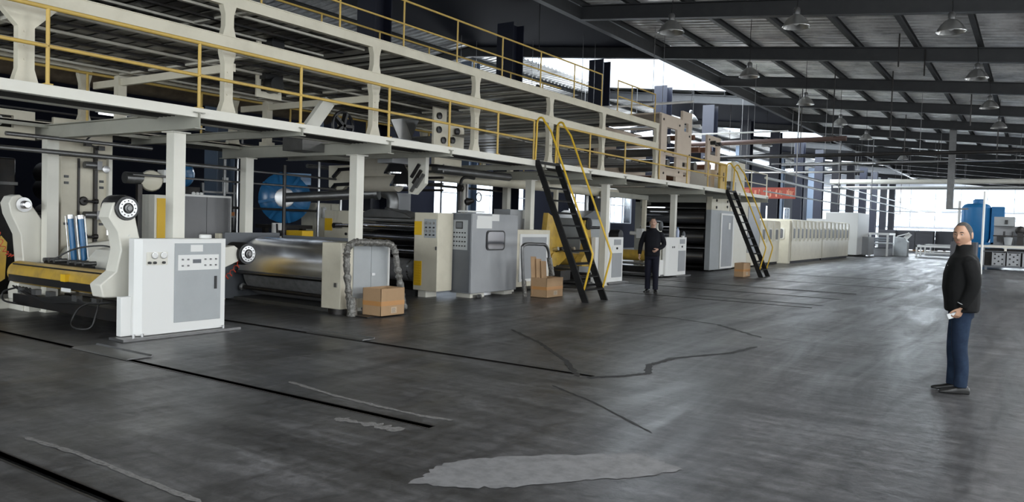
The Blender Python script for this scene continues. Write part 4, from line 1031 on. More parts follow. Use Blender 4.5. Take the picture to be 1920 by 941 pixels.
# --- blue centrifugal fan with its duct
bf = thing('blue_fan', 'big blue centrifugal fan with ribbed round casing', 'fan', (-13.6, 11.4, 1.3))
prof = [(0.16,0.0),(0.30,0.02),(0.50,0.07),(0.56,0.12),(0.56,0.32),(0.45,0.38),(0.1,0.40)]
ax = Vector((0.75, -0.66, 0)).normalized(); C0 = Vector((-13.7, 11.45, 1.97))
part('casing', M().lathe(prof, C0+ax*0.0, -ax, 32), BLUEP, bf)
sd = ax.cross(Vector((0,0,1))).normalized()*-1
m = M()
for k in range(8):
    a = 2*PI*k/8+0.2; dv = sd*math.cos(a)+Vector((0,0,1))*math.sin(a)
    m.bar(C0+dv*0.21+ax*0.03, C0+dv*0.55-ax*0.05, 0.06, 0.09, ax)
part('ribs', m, BLUEP, bf)
q = C0+sd*0.30+Vector((0,0,0.30))-ax*0.22
part('outlet', M().bar(q, q+Vector((0,0,0.25)), 0.24, 0.5, sd), BLUEP, bf)
part('inlet_ring', M().lathe([(0.20,0),(0.21,0.04),(0.17,0.05)], C0, ax, 24), ALU, bf)
part('base_frame', M().box(-14.1, -13.3, 11.0, 11.9, 1.30, 1.38).box(-14.0, -13.9, 11.1, 11.2, 0, 1.3).box(-13.5, -13.4, 11.7, 11.8, 0, 1.3).box(-13.5,-13.4,11.1,11.2,0,1.3), DARK, bf)
duct = thing('suction_duct', 'silver suction duct running from the blue fan to the elbow over the rolls', 'duct', (-12.6, 12.0, 2.0))
part('duct_pipe', M().cyl(tuple(C0+ax*0.05), (-11.95, 12.48, 2.12), 0.105, seg=20), MIDST, duct)
part('flange', M().cyl((-11.97, 12.47, 2.115), (-11.90, 12.50, 2.125), 0.14, seg=20), MIDST, duct)
bb = thing('yellow_bin', 'yellow open steel bin on the floor beneath the blue fan', 'bin', (-13.2, 11.9, 0))
part('bin_body', M().box(-13.1, -12.6, 11.0, 11.3, 1.10, 1.28), YPAN, bb, bev=0.01)
part('bin_stand', M().box(-13.05, -12.65, 11.05, 11.25, 0, 1.10), DARK, bb)
bg = thing('blue_dust_fan', 'small blue fan casing half hidden behind the cream column above the grey cupboard', 'fan', (-14.6, 9.8, 2.2))
part('casing', M().lathe([(0.1,0),(0.25,0.05),(0.28,0.1),(0.28,0.25),(0.2,0.3)], (-14.3, 9.3, 2.35), (-0.8, 0.6, 0), 24), BLUEP, bg)
part('stand', M().box(-14.7, -14.2, 9.3, 9.7, 0, 2.1), DARK, bg)
# --- pipes and uprights in the background between the columns
for i, (x, y, z0, z1, r, ma) in enumerate(((-13.4, 9.7, 0, 2.7, 0.03, MIDST), (-13.4, 10.0, 0, 2.7, 0.02, ALU), (-12.7, 10.6, 0, 2.6, 0.035, DARK), (-13.8, 10.4, 0, 3.2, 0.02, MIDST), (-13.9, 12.6, 0, 3.5, 0.03, ALU), (-13.9, 13.3, 0, 2.7, 0.03, ALU), (-14.2, 14.2, 0, 2.8, 0.025, MIDST))):
    single('riser_pipe', M().cyl((x, y, z0), (x, y, z1), r, seg=10), ma, ('thin grey', 'slim bright', 'dark rusty', 'faint grey', 'bright silver', 'silver', 'far thin grey')[i] + ' vertical riser pipe in the background ' + ('right of the grey cupboard', 'just right of the grey cupboard', 'in front of the blue fan', 'between cupboard and blue fan', 'behind the splicer plates', 'behind the cream switch cabinet', 'left of the handwheel valve')[i], 'pipe')
for i, (a, b, r, ma) in enumerate((((-12.7,6.2,2.46),(-12.7,12.0,2.40),0.022,MIDST), ((-12.7,7.4,2.20),(-12.7,12.0,2.18),0.02,MIDST), ((-13.3,7.0,1.72),(-13.3,12.0,1.70),0.025,DARK), ((-14.2,12.5,2.75),(-14.2,20,2.75),0.05,MIDST), ((-12.70,13.0,2.45),(-12.70,18.6,2.45),0.03,DARK))):
    single('line_pipe', M().cyl(a, b, r, seg=10), ma, ('upper', 'lower', 'low dark', 'thick high', 'dark high')[i] + ' horizontal background pipe ' + ('above the grey cupboard', 'above the grey cupboard, second from the top', 'crossing in front of the blue fan', 'behind the grey control cabinet', 'behind the handwheel valve')[i], 'pipe')
single('thick_duct', M().cyl((-11.2, 12.6, 2.60), (-11.2, 22.5, 2.60), 0.15, seg=20), CREAM, 'thick cream duct under the platform behind the near ladder', 'duct')
single('thick_duct', M().cyl((-10.6, 12.8, 2.66), (-10.6, 15.6, 2.66), 0.09, seg=16), MIDST, 'thinner grey duct under the platform above the grey control cabinet', 'duct')

# --- items standing on the walkway: gable panel with black discs, hopper, slanted chute
gp = thing('bearing_plate', 'cream upright plate with black round bearings on the platform walkway', 'machine plate', (-10.2, 12.6, 2.9))
part('plate', M().prism(rrect(12.26, 12.66, 3.02, 3.95, 0.06), 'X', -10.25, -10.2), CREAM, gp)
part('plate', M().prism(rrect(12.5, 13.3, 3.02, 3.6, 0.12), 'X', -10.28, -10.23), CREAM, gp)
for y, z in ((12.4, 3.7), (12.4, 3.42), (12.55, 3.22), (12.85, 3.25), (13.0, 3.45)):
    part('bearing', M().lathe([(0.07,0),(0.07,0.05),(0.03,0.06)], (-10.21, y, z), (1,0,0), 14), BLACKP, gp)
part('foot', M().box(-10.28, -10.2, 12.3, 13.2, 2.72, 3.04), CREAM, gp)
hpq = thing('steel_hopper', 'bare sheet metal hopper on the walkway beyond the second upright', 'hopper', (-10.8, 12.0, 2.9))
part('front_sheet', M().prism([(11.55,3.55),(11.95,3.62),(12.2,3.22),(11.85,3.12)], 'X', -10.75, -10.72), ALU, hpq)
part('side_sheet', M().prism([(11.95,3.62),(12.6,3.66),(12.35,3.2),(12.2,3.2)], 'X', -11.1, -10.9), MIDST, hpq)
part('support', M().box(-11.1, -10.7, 11.6, 12.4, 2.7, 3.2), GREY2, hpq)
ch = thing('slanted_chute', 'cream slanted plate leaning on the walkway beside a black fan wheel', 'chute', (-10.4, 9.3, 2.9))
part('plate', M().prism([(8.95,2.98),(9.25,2.98),(9.75,3.60),(9.5,3.66)], 'X', -10.45, -10.35), CREAMW, ch)
part('side_wall', M().prism([(9.25,2.98),(9.75,3.60),(9.85,3.55),(9.9,2.98)], 'X', -10.85, -10.8), NAVYC, ch)
part('stand', M().box(-10.85, -10.35, 9.0, 9.95, 2.7, 2.98), MIDST, ch)
w_ = M()
for k in range(5):
    a = 2*PI*k/5; w_.bar((-10.6, 10.15, 3.25), (-10.6, 10.15+0.24*math.cos(a), 3.25+0.24*math.sin(a)), 0.05, 0.10, (1,0,0))
w_.tube([(-10.6, 10.15+0.25*math.cos(a*PI/10), 3.25+0.25*math.sin(a*PI/10)) for a in range(21)], 0.03, 6)
w_.box(-10.75, -10.55, 9.9, 10.4, 2.7, 3.02)
single('black_wheel', w_, BLACKP, 'black spoked wheel standing on the walkway behind the rail', 'wheel')
# bracket units hanging on the bridge (open cream squares with motors)
for i, (y, z) in enumerate(((7.75, 4.62), (7.75, 3.95))):
    t = thing('hanging_motor', '%s black motor on a cream square plate hanging from the bridge' % ('upper', 'lower')[i], 'motor', (-10.6, y+0.6, z))
    part('plate', M().plate(-10.64, -10.6, y+0.5, y+1.0, z-0.45, z-0.05, [(y+0.58, y+0.92, z-0.35, z-0.12)]), CREAM, t)
    part('motor_body', M().cyl((-10.6, y+0.75, z-0.24), (-10.4, y+0.75, z-0.24), 0.13, seg=14).box(-10.6,-10.45,y+0.55,y+0.9,z-0.16,z-0.05), BLACKP, t)
    part('hanger', M().box(-10.64, -10.6, y+0.7, y+0.8, z-0.05, z+0.0), CREAM, t)
# plants-like copper rolls below the upper deck
cr = thing('copper_guide_rolls', 'row of brown corrugated guide rolls under the upper bridge deck', 'rolls', (-11.0, 11.0, 4.2))
for k in range(4):
    part('roll', M().lathe([(0.05,0)]+[(0.05+0.02*(j % 2), 0.02*j) for j in range(1, 14)], (-11.6, 10.5+0.5*k, 4.25), (1,0.3,0), 12), BROWNC, cr)

# --- second and third roll stands with their white cabinets
def small_stand(y0, lab_stand, lab_cab, extra=False):
    st = thing('roll_stand', lab_stand, 'roll stand', (-11.2, y0, 0))
    part('cross_beam', M().cyl((-12.6, y0, 0.66), (-9.9, y0, 0.66), 0.17, seg=20), YTUBE, st)
    A = [(p[0]-5.5+y0, p[1]) for p in AR]
    part('arm', M().prism(A, 'X', -9.9, -9.72), YTUBE if not extra else CREAMW, st, bev=0.01)
    part('arm', M().prism(A, 'X', -12.8, -12.6), CREAMW, st, bev=0.01)
    part('rear_arm', M().prism([(p[0]-5.5+y0, p[1]) for p in A2], 'X', -9.9, -9.74), YTUBE if not extra else CREAMW, st)
    part('brake_drum', M().lathe([(0.12,-0.3),(0.165,-0.27),(0.168,-0.04),(0.155,0.03),(0.05,0.04)], (-9.7, y0+1.84, 1.3), (1,0,0), 20), BLACKP, st)
    part('brake_drum', M().lathe([(0.12,-0.3),(0.165,-0.27),(0.168,-0.04),(0.155,0.03),(0.05,0.04)], (-9.72, y0, 1.6), (1,0,0), 20), BLACKP, st)
    part('trolley_frame', M().box(-12.7, -9.7, y0-0.05, y0+0.2, 0.14, 0.32).box(-12.7, -9.7, y0+0.7, y0+0.9, 0.1, 0.26), DARK, st)
    part('pipe', M().cyl((-12.6, y0-0.2, 0.42), (-9.9, y0-0.2, 0.42), 0.04, seg=10), ALU, st)
    part('skid', M().box(-12.7, -9.6, y0-0.1, y0+1.1, 0.03, 0.09), MIDST, st)
    c = thing('control_cabinet', lab_cab, 'cabinet', (-9.5, y0+0.8, 0))
    a, b = y0+0.15, y0+1.62
    part('body', M().prism([(-9.66,a-0.05),(-9.55,a-0.05),(-9.48,a+0.03),(-9.48,b),(-9.66,b)], 'Z', 0.05, 1.26), WHITE, c, bev=0.008)
    part('base_plate', M().box(-9.72, -9.35, a+0.4, b+0.15, 0.003, 0.045), MIDST, c)
    part('door', M().box(-9.48, -9.468, a+0.8, b-0.08, 0.17, 0.83), GREY2, c)
    part('control_panel', M().box(-9.48, -9.468, a+0.8, b-0.08, 0.9, 1.02), WHITE, c)
    part('display', M().box(-9.48, -9.468, a+0.9, b-0.16, 1.05, 1.2), GREY2, c)
    part('panel_knob', M().cyl((-9.468, a+1.05, 0.96), (-9.44, a+1.05, 0.96), 0.03, seg=10), BLACKP, c)
    for k in range(2): part('gauge', M().cyl((-9.48, a+0.3+0.14*k, 0.95), (-9.46, a+0.3+0.14*k, 0.95), 0.03, seg=12), MIDST, c)
    if extra: part('side_box', M().box(-9.78, -9.62, a-0.35, a-0.03, 0.05, 0.55), WHITE, c)
    return c
small_stand(18.05, 'roll stand with yellow arm and beam behind the near black ladder', 'white control cabinet just right of the near black ladder')
small_stand(22.75, 'roll stand with yellow beam behind the far standing man', 'white control cabinet right of the far standing man, with a bottle on top', True)
ra = thing('yellow_arm_machine', 'ochre curved machine arm with hoses left of the near ladder', 'machine', (-10.6, 17.0, 0))
part('arm', M().prism([(16.9,1.85),(17.3,1.7),(17.6,1.2),(17.9,0.7),(17.5,0.5),(16.8,0.6),(16.8,1.2)], 'X', -10.4, -10.25), YTUBE, ra, bev=0.01)
part('beam', M().cyl((-12.6, 17.2, 0.66), (-10.2, 17.2, 0.66), 0.18, seg=18), YTUBE, ra)
part('underframe', M().box(-12.6, -9.9, 17.0, 17.5, 0.15, 0.4), DARK, ra)
for k in range(5): part('fitting', M().cyl((-10.3+0.05*k, 17.2+0.12*k, 0.9), (-10.1+0.05*k, 17.2+0.12*k, 0.95), 0.05, seg=10), BLACKP if k % 2 else ALU, ra)
part('frame_post', M().box(-10.9, -10.8, 18.2, 18.3, 0, 2.5), CREAM, ra)
hd = thing('dark_canopy', 'dark peaked canopy over the pale machine between the ladder and the cream column', 'canopy', (-11.0, 19.9, 0))
part('canopy', M().prism([(19.3,1.75),(20.9,1.75),(20.3,1.98),(20.0,1.98)], 'X', -11.6, -10.6), DGREY, hd)
part('body', M().box(-11.5, -10.7, 19.4, 20.8, 0, 1.75), GREY, hd)
part('bracket', M().cyl((-10.65, 19.5, 1.5), (-10.5, 20.2, 1.5), 0.04), BLACKP, hd)
bt = thing('plastic_bottle', 'pale blue plastic bottle on top of the white cabinet right of the far man', 'bottle', (-9.55, 23.75, 1.26))
part('bottle_body', M().lathe([(0.05,0),(0.055,0.02),(0.055,0.20),(0.03,0.27),(0.02,0.29)], (-9.55,23.75,1.26), (0,0,1), 16), BLUEL, bt)
part('cap', M().cyl((-9.55,23.75,1.55), (-9.55,23.75,1.58), 0.025, seg=12), BLUEP, bt)
single('white_cup', M().lathe([(0.05,0),(0.06,0.05)], (-9.55, 24.2, 1.26), (0,0,1), 14), WHITE, 'small white cup beside the pale blue bottle', 'cup')
# frames left of the dry end
fr = thing('portal_frame', 'grey portal frame with hanging rollers behind the far standing man', 'frame', (-10.6, 21.5, 0))
for y in (21.2, 24.1): part('post', M().box(-10.95, -10.83, y-0.06, y+0.06, 0, 2.6), CREAM, fr)
part('lintel', M().box(-10.98, -10.8, 21.1, 24.2, 2.45, 2.6), SAGE, fr)
for x in (-11.3, -11.7, -12.1): part('vertical_roller', M().cyl((x, 22.3, 0.3), (x, 22.3, 2.5), 0.07, seg=12), ALU, fr)
part('dark_door', M().box(-11.4, -11.3, 21.3, 21.9, 0, 2.4), BLACKP, fr)
part('bracket', M().cyl((-10.85, 23.0, 1.35), (-10.5, 23.0, 1.35), 0.06).box(-10.6, -10.4, 22.9, 23.1, 1.2, 1.5), WHITE, fr)

# --- double facer hot section: black rolls between cream frames
ds = thing('glue_drier_section', 'tall drier section with big black steel rolls open to the front', 'machine', (-11.3, 28.3, 0))
for z in (0.45, 1.2, 1.95): pass
for z in (0.52, 1.25, 1.98):
    part('drum', M().lathe([(0.30,0),(0.345,0.03),(0.345,2.42),(0.30,2.45)], (-12.5, 27.9, z), (1,0,0), 32), DRUMM, ds)
    part('chrome_bar', M().cyl((-12.6, 27.55, z+0.32), (-10.0, 27.55, z+0.32), 0.03, seg=10), CHROME, ds)
for z in (0.15, 0.88, 1.62, 2.35):
    part('cross_plate', M().box(-12.6, -10.0, 27.65, 27.95, z-0.03, z+0.03), BLACK, ds)
part('back_sheet', M().box(-12.7, -10.0, 28.5, 28.55, 0, 2.7), BLACK, ds)
part('top_lintel', M().box(-12.8, -9.98, 27.5, 28.0, 2.5, 2.7), SAGE, ds)
part('left_frame', M().box(-12.8, -12.6, 27.5, 28.6, 0, 2.7), SAGE, ds)
part('tube_light', M().cyl((-12.3,27.5,2.3),(-11.6,27.5,2.3),0.02,seg=8), GLOWT, ds)
ce = thing('cream_end_cabinet', 'tall cream end cabinet with a narrow grey door right of the black rolls', 'cabinet', (-9.95, 29.2, 0))
part('body', M().box(-10.0, -9.80, 27.5, 30.0, 0.05, 2.25), GREY, ce, bev=0.01)
part('upper_plate', M().box(-10.0, -9.80, 27.5, 29.5, 2.25, 2.72), CREAM, ce)
part('door', M().plate(-9.80, -9.78, 28.6, 29.9, 0.1, 2.1, []), GREY2, ce)
part('door_frame', M().plate(-9.79, -9.76, 28.5, 29.98, 0.08, 2.15, [(28.62, 29.86, 0.14, 2.08)]), WHITE, ce)
part('notice', M().box(-9.78, -9.77, 29.4, 29.6, 1.55, 1.8), PAPER, ce)
for (y, z) in ((28.0,2.6),(28.0,2.35),(29.2,2.6),(29.2,2.4)): part('bolt', M().cyl((-9.8,y,z),(-9.77,y,z),0.05,seg=8), DARK, ce)
ct = thing('cream_panel_cabinet', 'broad cream cabinet behind the far black ladder', 'cabinet', (-10.1, 31.6, 0))
part('body', M().box(-11.8, -9.95, 30.05, 34.0, 0.05, 2.75), CREAM, ct, bev=0.01)
part('side_plate', M().box(-9.95, -9.93, 30.3, 32.2, 0.1, 2.1), CREAMW, ct)
part('grey_panel', M().plate(-9.95, -9.92, 32.3, 33.9, 0.6, 2.55, []), GREY2, ct)
# --- long hood with a row of small windows
def hood(x0, x1, y0, y1, h, nwin, label):
    t = thing('conveyor_hood', label, 'machine hood', ((x0+x1)/2, (y0+y1)/2, 0))
    r = 0.10
    part('shell', M().prism([(x0,0.12),(x1,0.12),(x1,h-r),(x1-r*0.3,h-r*0.3),(x1-r,h),(x0+r,h),(x0,h-r)], 'Y', y0, y1), CREAM, t, bev=0.01)
    for k in range(nwin):
        a = y0+(y1-y0)*(k+0.5)/nwin; w = (y1-y0)/nwin*0.24
        f = part('window_rim', M().prism(rrect(a-w, a+w, h*0.54, h*0.82, 0.06, 4), 'X', x1, x1+0.02), CREAMW, t)
        part('window_pane', M().prism(rrect(a-w*0.75, a+w*0.75, h*0.57, h*0.79, 0.05, 4), 'X', x1+0.02, x1+0.026), CABGREY, f)
    for k in range(nwin+1):
        a = y0+(y1-y0)*k/nwin
        part('rib', M().box(x1-0.02, x1+0.03, a-0.02, a+0.02, h*0.5, h-0.06), CREAMW, t)
    part('plinth', M().box(x0+0.1, x1-0.06, y0+0.05, y1-0.05, 0, 0.12), DARK, t)
    return t
hood(-11.6, -9.95, 34.1, 37.2, 2.02, 3, 'first cream machine hood section, seen through the far ladder')
t = thing('hood_end_box', 'cream end box with one rounded window starting the long hood', 'machine hood', (-10.6, 38.3, 0))
part('shell', M().box(-11.7, -9.72, 38.05, 38.35, 0.0, 2.05), CREAM, t, bev=0.02)
part('window_rim', M().prism([(p[0]-48.5, p[1]) for p in rrect(38.0, 38.55, 1.15, 1.7, 0.1)], 'Y', 38.03, 38.05), CREAMW, t)
part('window_pane', M().prism([(p[0]-48.5, p[1]) for p in rrect(38.07, 38.48, 1.2, 1.65, 0.08)], 'Y', 38.015, 38.03), CABGREY, t)
hood(-11.7, -9.70, 38.40, 44.8, 2.12, 8, 'middle cream machine hood section with eight small windows')
hood(-11.7, -9.70, 44.95, 52.0, 2.14, 7, 'last cream machine hood section with ribbed windows, before the white tower')
# --- white tower and far machinery
wt = thing('white_tower_cabinet', 'tall plain white machine tower beyond the cream hoods', 'cabinet', (-10.2, 55.5, 0))
part('body', M().box(-11.6, -9.6, 54.3, 58.3, 0.12, 2.85), WHITE, wt, bev=0.02)
part('plinth', M().box(-11.5, -9.7, 54.4, 58.2, 0, 0.12), DARK, wt)
part('side_unit', M().box(-9.6, -9.2, 56.0, 58.2, 0.1, 1.3), GREY2, wt)
part('white_box', M().box(-12.8, -11.6, 54.3, 58.3, 1.4, 2.4), WHITE, wt)
st = thing('slitter_frame', 'open white slitter frame with rollers right of the white tower', 'machine', (-8.9, 60.5, 0))
for x in (-9.6, -8.5):
    for y in (59.0, 62.0): part('post', M().box(x-0.06, x+0.06, y-0.06, y+0.06, 0, 1.6), WHITE, st)
part('top_beam', M().box(-9.7, -8.42, 58.95, 59.1, 1.45, 1.6).box(-9.7, -8.42, 61.9, 62.05, 1.45, 1.6), WHITE, st)
part('shelf', M().box(-9.6, -8.5, 59.2, 61.8, 0.8, 0.9), GREY, st)
for z in (1.2, 1.05, 0.5): part('roller', M().cyl((-9.55,60.0,z),(-8.5,60.0,z),0.07,seg=10), DGREY, st)
part('under_box', M().box(-9.4, -8.5, 59.5, 61.5, 0, 0.5), GREY2, st)
co = thing('operator_console', 'pale blue-white operator console with sloping top in the far hall', 'console', (-7.9, 61.2, 0))
part('body', M().prism([(-8.35,0),(-7.5,0),(-7.5,1.0),(-7.75,1.3),(-8.35,1.35)], 'Y', 61.0, 61.9), GREY, co, bev=0.02)
part('panel', M().box(-8.15, -7.95, 60.985, 61.0, 1.0, 1.2), GREY2, co)
part('monitor_arm', M().bar((-7.7,61.4,1.25),(-7.4,61.4,1.6),0.08,0.3).bar((-8.2,61.4,1.4),(-7.5,61.4,1.62),0.3,0.06), WHITE, co)
for i, (xa, xb, ya, yb) in enumerate(((-7.2, -4.9, 63.0, 65.5), (-7.4, -5.2, 70.0, 74.0))):
    tb = thing('roller_conveyor', ('nearer', 'farther')[i]+' low white roller table right of the console', 'conveyor', ((xa+xb)/2, (ya+yb)/2, 0))
    part('top_frame', M().box(xa, xb, ya, ya+0.08, 0.66, 0.80).box(xa, xb, yb-0.08, yb, 0.66, 0.80).box(xa, xa+0.08, ya, yb, 0.66, 0.8).box(xb-0.08, xb, ya, yb, 0.66, 0.8), WHITE, tb)
    for k in range(7): part('roller', M().cyl((xa+0.1, ya+0.2+(yb-ya-0.4)*k/6, 0.75), (xb-0.1, ya+0.2+(yb-ya-0.4)*k/6, 0.75), 0.05, seg=8), ALU, tb)
    for x in (xa+0.06, xb-0.06):
        for y in (ya+0.06, yb-0.06): part('leg', M().box(x-0.05, x+0.05, y-0.05, y+0.05, 0, 0.66), WHITE, tb)
    part('lower_brace', M().box(xa, xb, ya+0.02, ya+0.08, 0.22, 0.30), WHITE, tb)
for i in range(5):
    x = -11.6+i*1.55; y = 80+0.5*(i % 2)
    st_ = thing('board_stack', 'dark stack of board in the far hall, %s in the row' % ('leftmost', 'second', 'middle', 'fourth', 'rightmost')[i], 'stack', (x, y, 0))
    m = M()
    for k in range(9): m.box(x-0.72+0.01*(k % 3), x+0.72-0.012*(k % 2), y+0.01*(k % 2), y+1.6, 0.15+0.195*k, 0.345+0.195*k)
    part('sheets', m, PALLET, st_)
    part('pallet', M().box(x-0.72, x+0.72, y, y+1.6, 0.0, 0.04).box(x-0.72, x-0.6, y, y+1.6, 0.04, 0.15).box(x-0.06, x+0.06, y, y+1.6, 0.04, 0.15).box(x+0.6, x+0.72, y, y+1.6, 0.04, 0.15), KRAFT, st_)
st_ = thing('board_stack', 'dark grey board stack close behind the man in the black jacket', 'stack', (-2.95, 38.6, 0))
m = M()
for k in range(6): m.box(-3.05+0.01*(k % 2), -2.1, 38.2, 39.6, 0.11+0.2*k, 0.31+0.2*k)
part('sheets', m, PALLET, st_); part('pallet', M().box(-3.05, -2.1, 38.2, 39.6, 0, 0.11), KRAFT, st_)

# --- right side machine with crates, and the blue tank
tk = thing('blue_tank', 'blue round tank with domed top behind the man in the black jacket', 'tank', (-2.8, 50, 0))
part('shell', M().lathe([(0.62,1.2),(0.72,1.5),(0.72,3.15),(0.6,3.3),(0.45,3.36)], (-2.82,50.2,0), (0,0,1), 28), BLUET, tk)
part('neck', M().lathe([(0.3,3.3),(0.3,3.55),(0.2,3.6)], (-2.72,50.2,0), (0,0,1), 20), BLUET, tk)
part('control_column', M().box(-2.1, -1.5, 49.8, 50.8, 0.2, 3.2), BLUET, tk, bev=0.03)
part('stand', M().box(-3.4, -1.5, 49.8, 50.8, 0, 1.25), BLUET, tk)
part('side_pipe', M().cyl((-3.62,49.8,1.0),(-3.62,49.8,3.5),0.07,seg=12), WHITE, tk)
single('white_pole', M().cyl((-1.87,38,0),(-1.87,38,3.45),0.045,seg=12), WHITE, 'slim white pole in front of the blue tank', 'pole')
rm = thing('printing_machine', 'grey machine with rows of rollers and buckets at the right picture edge', 'machine', (-1.0, 44.2, 0))
part('table_beam', M().box(-2.3, 1.5, 43.9, 44.1, 1.05, 1.17).box(-1.25, -1.15, 43.9, 44.0, 0.85, 1.05), CREAMW, rm)
part('body', M().box(-1.75, 1.5, 44.9, 45.5, 1.17, 2.1), GREY2, rm, bev=0.02)
part('body', M().box(-1.75, -0.9, 44.6, 45.5, 2.1, 2.55), GREY, rm, bev=0.02)
part('dark_slot', M().box(-1.6, -1.25, 44.55, 44.9, 1.35, 1.62), BLACKP, rm)
part('dark_slot', M().box(-1.3, -1.18, 44.55, 44.6, 2.2, 2.4), BLACKP, rm)
for x in (-1.3, -0.95): part('clamp_post', M().cyl((x,44.3,1.17),(x,44.3,1.85),0.05,seg=10), BLACKP, rm)
for x in (-0.65, -0.2, 0.3): part('motor', M().lathe([(0.1,0),(0.2,0.05),(0.22,0.25),(0.12,0.35)], (x,44.3,1.9), (0,1,0), 16).box(x-0.12, x+0.12, 44.3, 44.7, 1.17, 1.8), DARK, rm)
part('rail', M().box(-1.75, 1.5, 44.2, 44.3, 1.6, 1.66), DARK, rm)
part('top_deck', M().box(-1.9, 1.5, 44.0, 45.6, 1.15, 1.20), DGREY, rm)
for x in (-2.1, -0.2, 1.2): part('leg', M().box(x-0.05, x+0.05, 43.95, 44.05, 0.1, 1.05), GREY2, rm)
part('lower_rail', M().box(-2.2, 1.5, 43.9, 44.0, 0.12, 0.2).box(-2.2, 1.5, 43.9, 44.0, 0.85, 0.9), DGREY, rm)
part('underframe', M().box(-2.1, 1.5, 44.9, 45.3, 0.1, 1.0), DARK, rm)
bu = thing('bucket', 'pale bucket standing on the machine table at the right edge', 'bucket', (-1.12, 44.1, 1.2))
part('pail', M().lathe([(0.14,0),(0.19,0.36),(0.2,0.37),(0.17,0.36),(0.13,0.03)], (-1.12, 44.12, 1.2), (0,0,1), 18), GREY, bu)
for i, x in enumerate((-1.72, -1.12, -0.5)):
    t = thing('perforated_crate', ('left', 'middle', 'right')[i]+' grey crate with round holes under the right-edge machine', 'crate', (x+0.28, 43.7, 0.2))
    m = M(); m.box(x, x+0.54, 43.6, 43.62, 0.205, 0.82)
    m.box(x, x+0.03, 43.55, 43.85, 0.205, 0.84); m.box(x+0.51, x+0.54, 43.55, 43.85, 0.205, 0.84); m.box(x, x+0.54, 43.6, 43.85, 0.2, 0.22)
    part('crate_body', m, GREY2, t)
    for hx, hz in ((0.12,0.3),(0.42,0.3),(0.27,0.42),(0.12,0.55),(0.42,0.52),(0.27,0.65),(0.12,0.75),(0.42,0.75)):
        part('hole', M().cyl((x+hx,43.6,hz),(x+hx,43.59,hz),0.04,seg=10), BLACKP, t)
single('crate_shelf', M().box(-2.0, 1.2, 43.5, 44.0, 0.13, 0.2).box(-2.0,-1.9,43.5,43.6,0,0.13).box(-0.2,-0.1,43.5,43.6,0,0.13), DGREY, 'low dark shelf carrying the perforated crates', 'shelf')

# --- big overhead ducts, pipes, banner
def mid(o): return o
single('dark_main_duct', M().cyl((-13.3, 33.0, 5.22), (-6.4, 33.0, 5.28), 0.10, seg=16), mat('brown_duct_paint', (0.10, 0.06, 0.05), 0.5), 'dark red-brown pipe crossing under the roof beyond the beige tower', 'pipe')
single('dark_main_duct', M().cyl((-13.3, 33.0, 5.22), (-13.3, 60.0, 5.22), 0.10, seg=16), BLACKP, 'dark pipe running down the hall beside the column row', 'pipe')
for i, (x0, x1, y, z, r, ma) in enumerate(((-13.5, 1.5, 36.5, 4.95, 0.08, DARK), (-12.6, 1.0, 60.0, 5.18, 0.17, CREAMW), (-12.6, 1.0, 61.0, 4.85, 0.06, WHITE), (-13.5, 1.0, 48.0, 5.55, 0.05, ALU), (-20, -9.3, 24.0, 5.6, 0.04, WHITE), (-20, -9.4, 25.0, 4.95, 0.05, WHITE), (-18, -8, 30.5, 5.35, 0.03, WHITE), (-16, -7, 40.5, 4.5, 0.05, ALU), (-16, 1, 70, 5.2, 0.07, ALU), (-16, 1, 55, 6.0, 0.05, DARK))):
    lab = ('dark duct crossing the hall above the far ladder', 'thick pale pipe crossing the far hall', 'slim white pipe just below the thick pale pipe', 'thin silver conduit under the roof in mid hall', 'thin white conduit in front of the bright roof light', 'white conduit just above the far end of the bridge rail', 'thin white conduit beyond the first bright roof light', 'silver pipe behind the far ladder top', 'farthest silver pipe crossing the hall', 'dark pipe close under the roof in the far hall')[i]
    t = thing('cross_hall_pipe', lab, 'pipe', ((x0+x1)/2, y, z)); part('pipe', M().cyl((x0, y, z), (x1, y, z), r, seg=12), ma, t)
    for q in range(4):
        hx = x0+(x1-x0)*(0.12+0.25*q); part('hanger_rod', M().cyl((hx, y, z), (hx, y, RZ(hx)+0.62), 0.010, seg=6), MIDST, t)
hg = thing('drop_duct', 'square galvanised drop duct hanging from the roof in the far hall', 'duct', (-3.7, 45, 2.9))
part('duct', M().box(-3.86, -3.56, 44.85, 45.15, 2.95, 7.36), MIDST, hg)
part('tray', M().box(-3.86, -2.9, 44.85, 45.15, 2.88, 2.95), MIDST, hg)
bn = thing('red_banner', 'long red slogan banner with pale characters behind the far ladder', 'banner', (-12.0, 40.2, 3.4))
part('cloth', M().box(-13.5, -10.05, 40.18, 40.2, 3.16, 3.72), BANNER, bn)
random.seed(3)
for k in range(6):
    m = M(); x = -13.3+0.56*k
    for j in range(5):
        if random.random() < 0.5: m.box(x+random.uniform(0,0.1), x+0.36, 40.165, 40.18, 3.24+0.085*j, 3.265+0.085*j)
        xx = x+random.uniform(0.02, 0.34); m.box(xx, xx+0.035, 40.165, 40.18, 3.24+random.uniform(0,0.15), 3.5+random.uniform(0,0.14))
    part('character', m, mat('faded_orange_print', (0.62, 0.30, 0.20), 0.8), bn)
part('cord', M().cyl((-13.5,40.19,3.72),(-13.5,40.19,8.3),0.012,seg=6).cyl((-10.08,40.19,3.72),(-10.08,40.19,8.0),0.012,seg=6), DARK, bn)
random.seed(11)
drops = [(-6.3, 30.0), (-4.4, 30.0), (-2.2, 33.0), (-1.6, 40.0), (-5.5, 42.0), (-8.4, 34.0), (-3.0, 26.2), (-3.4, 24.0), (-5.0, 52.0)]
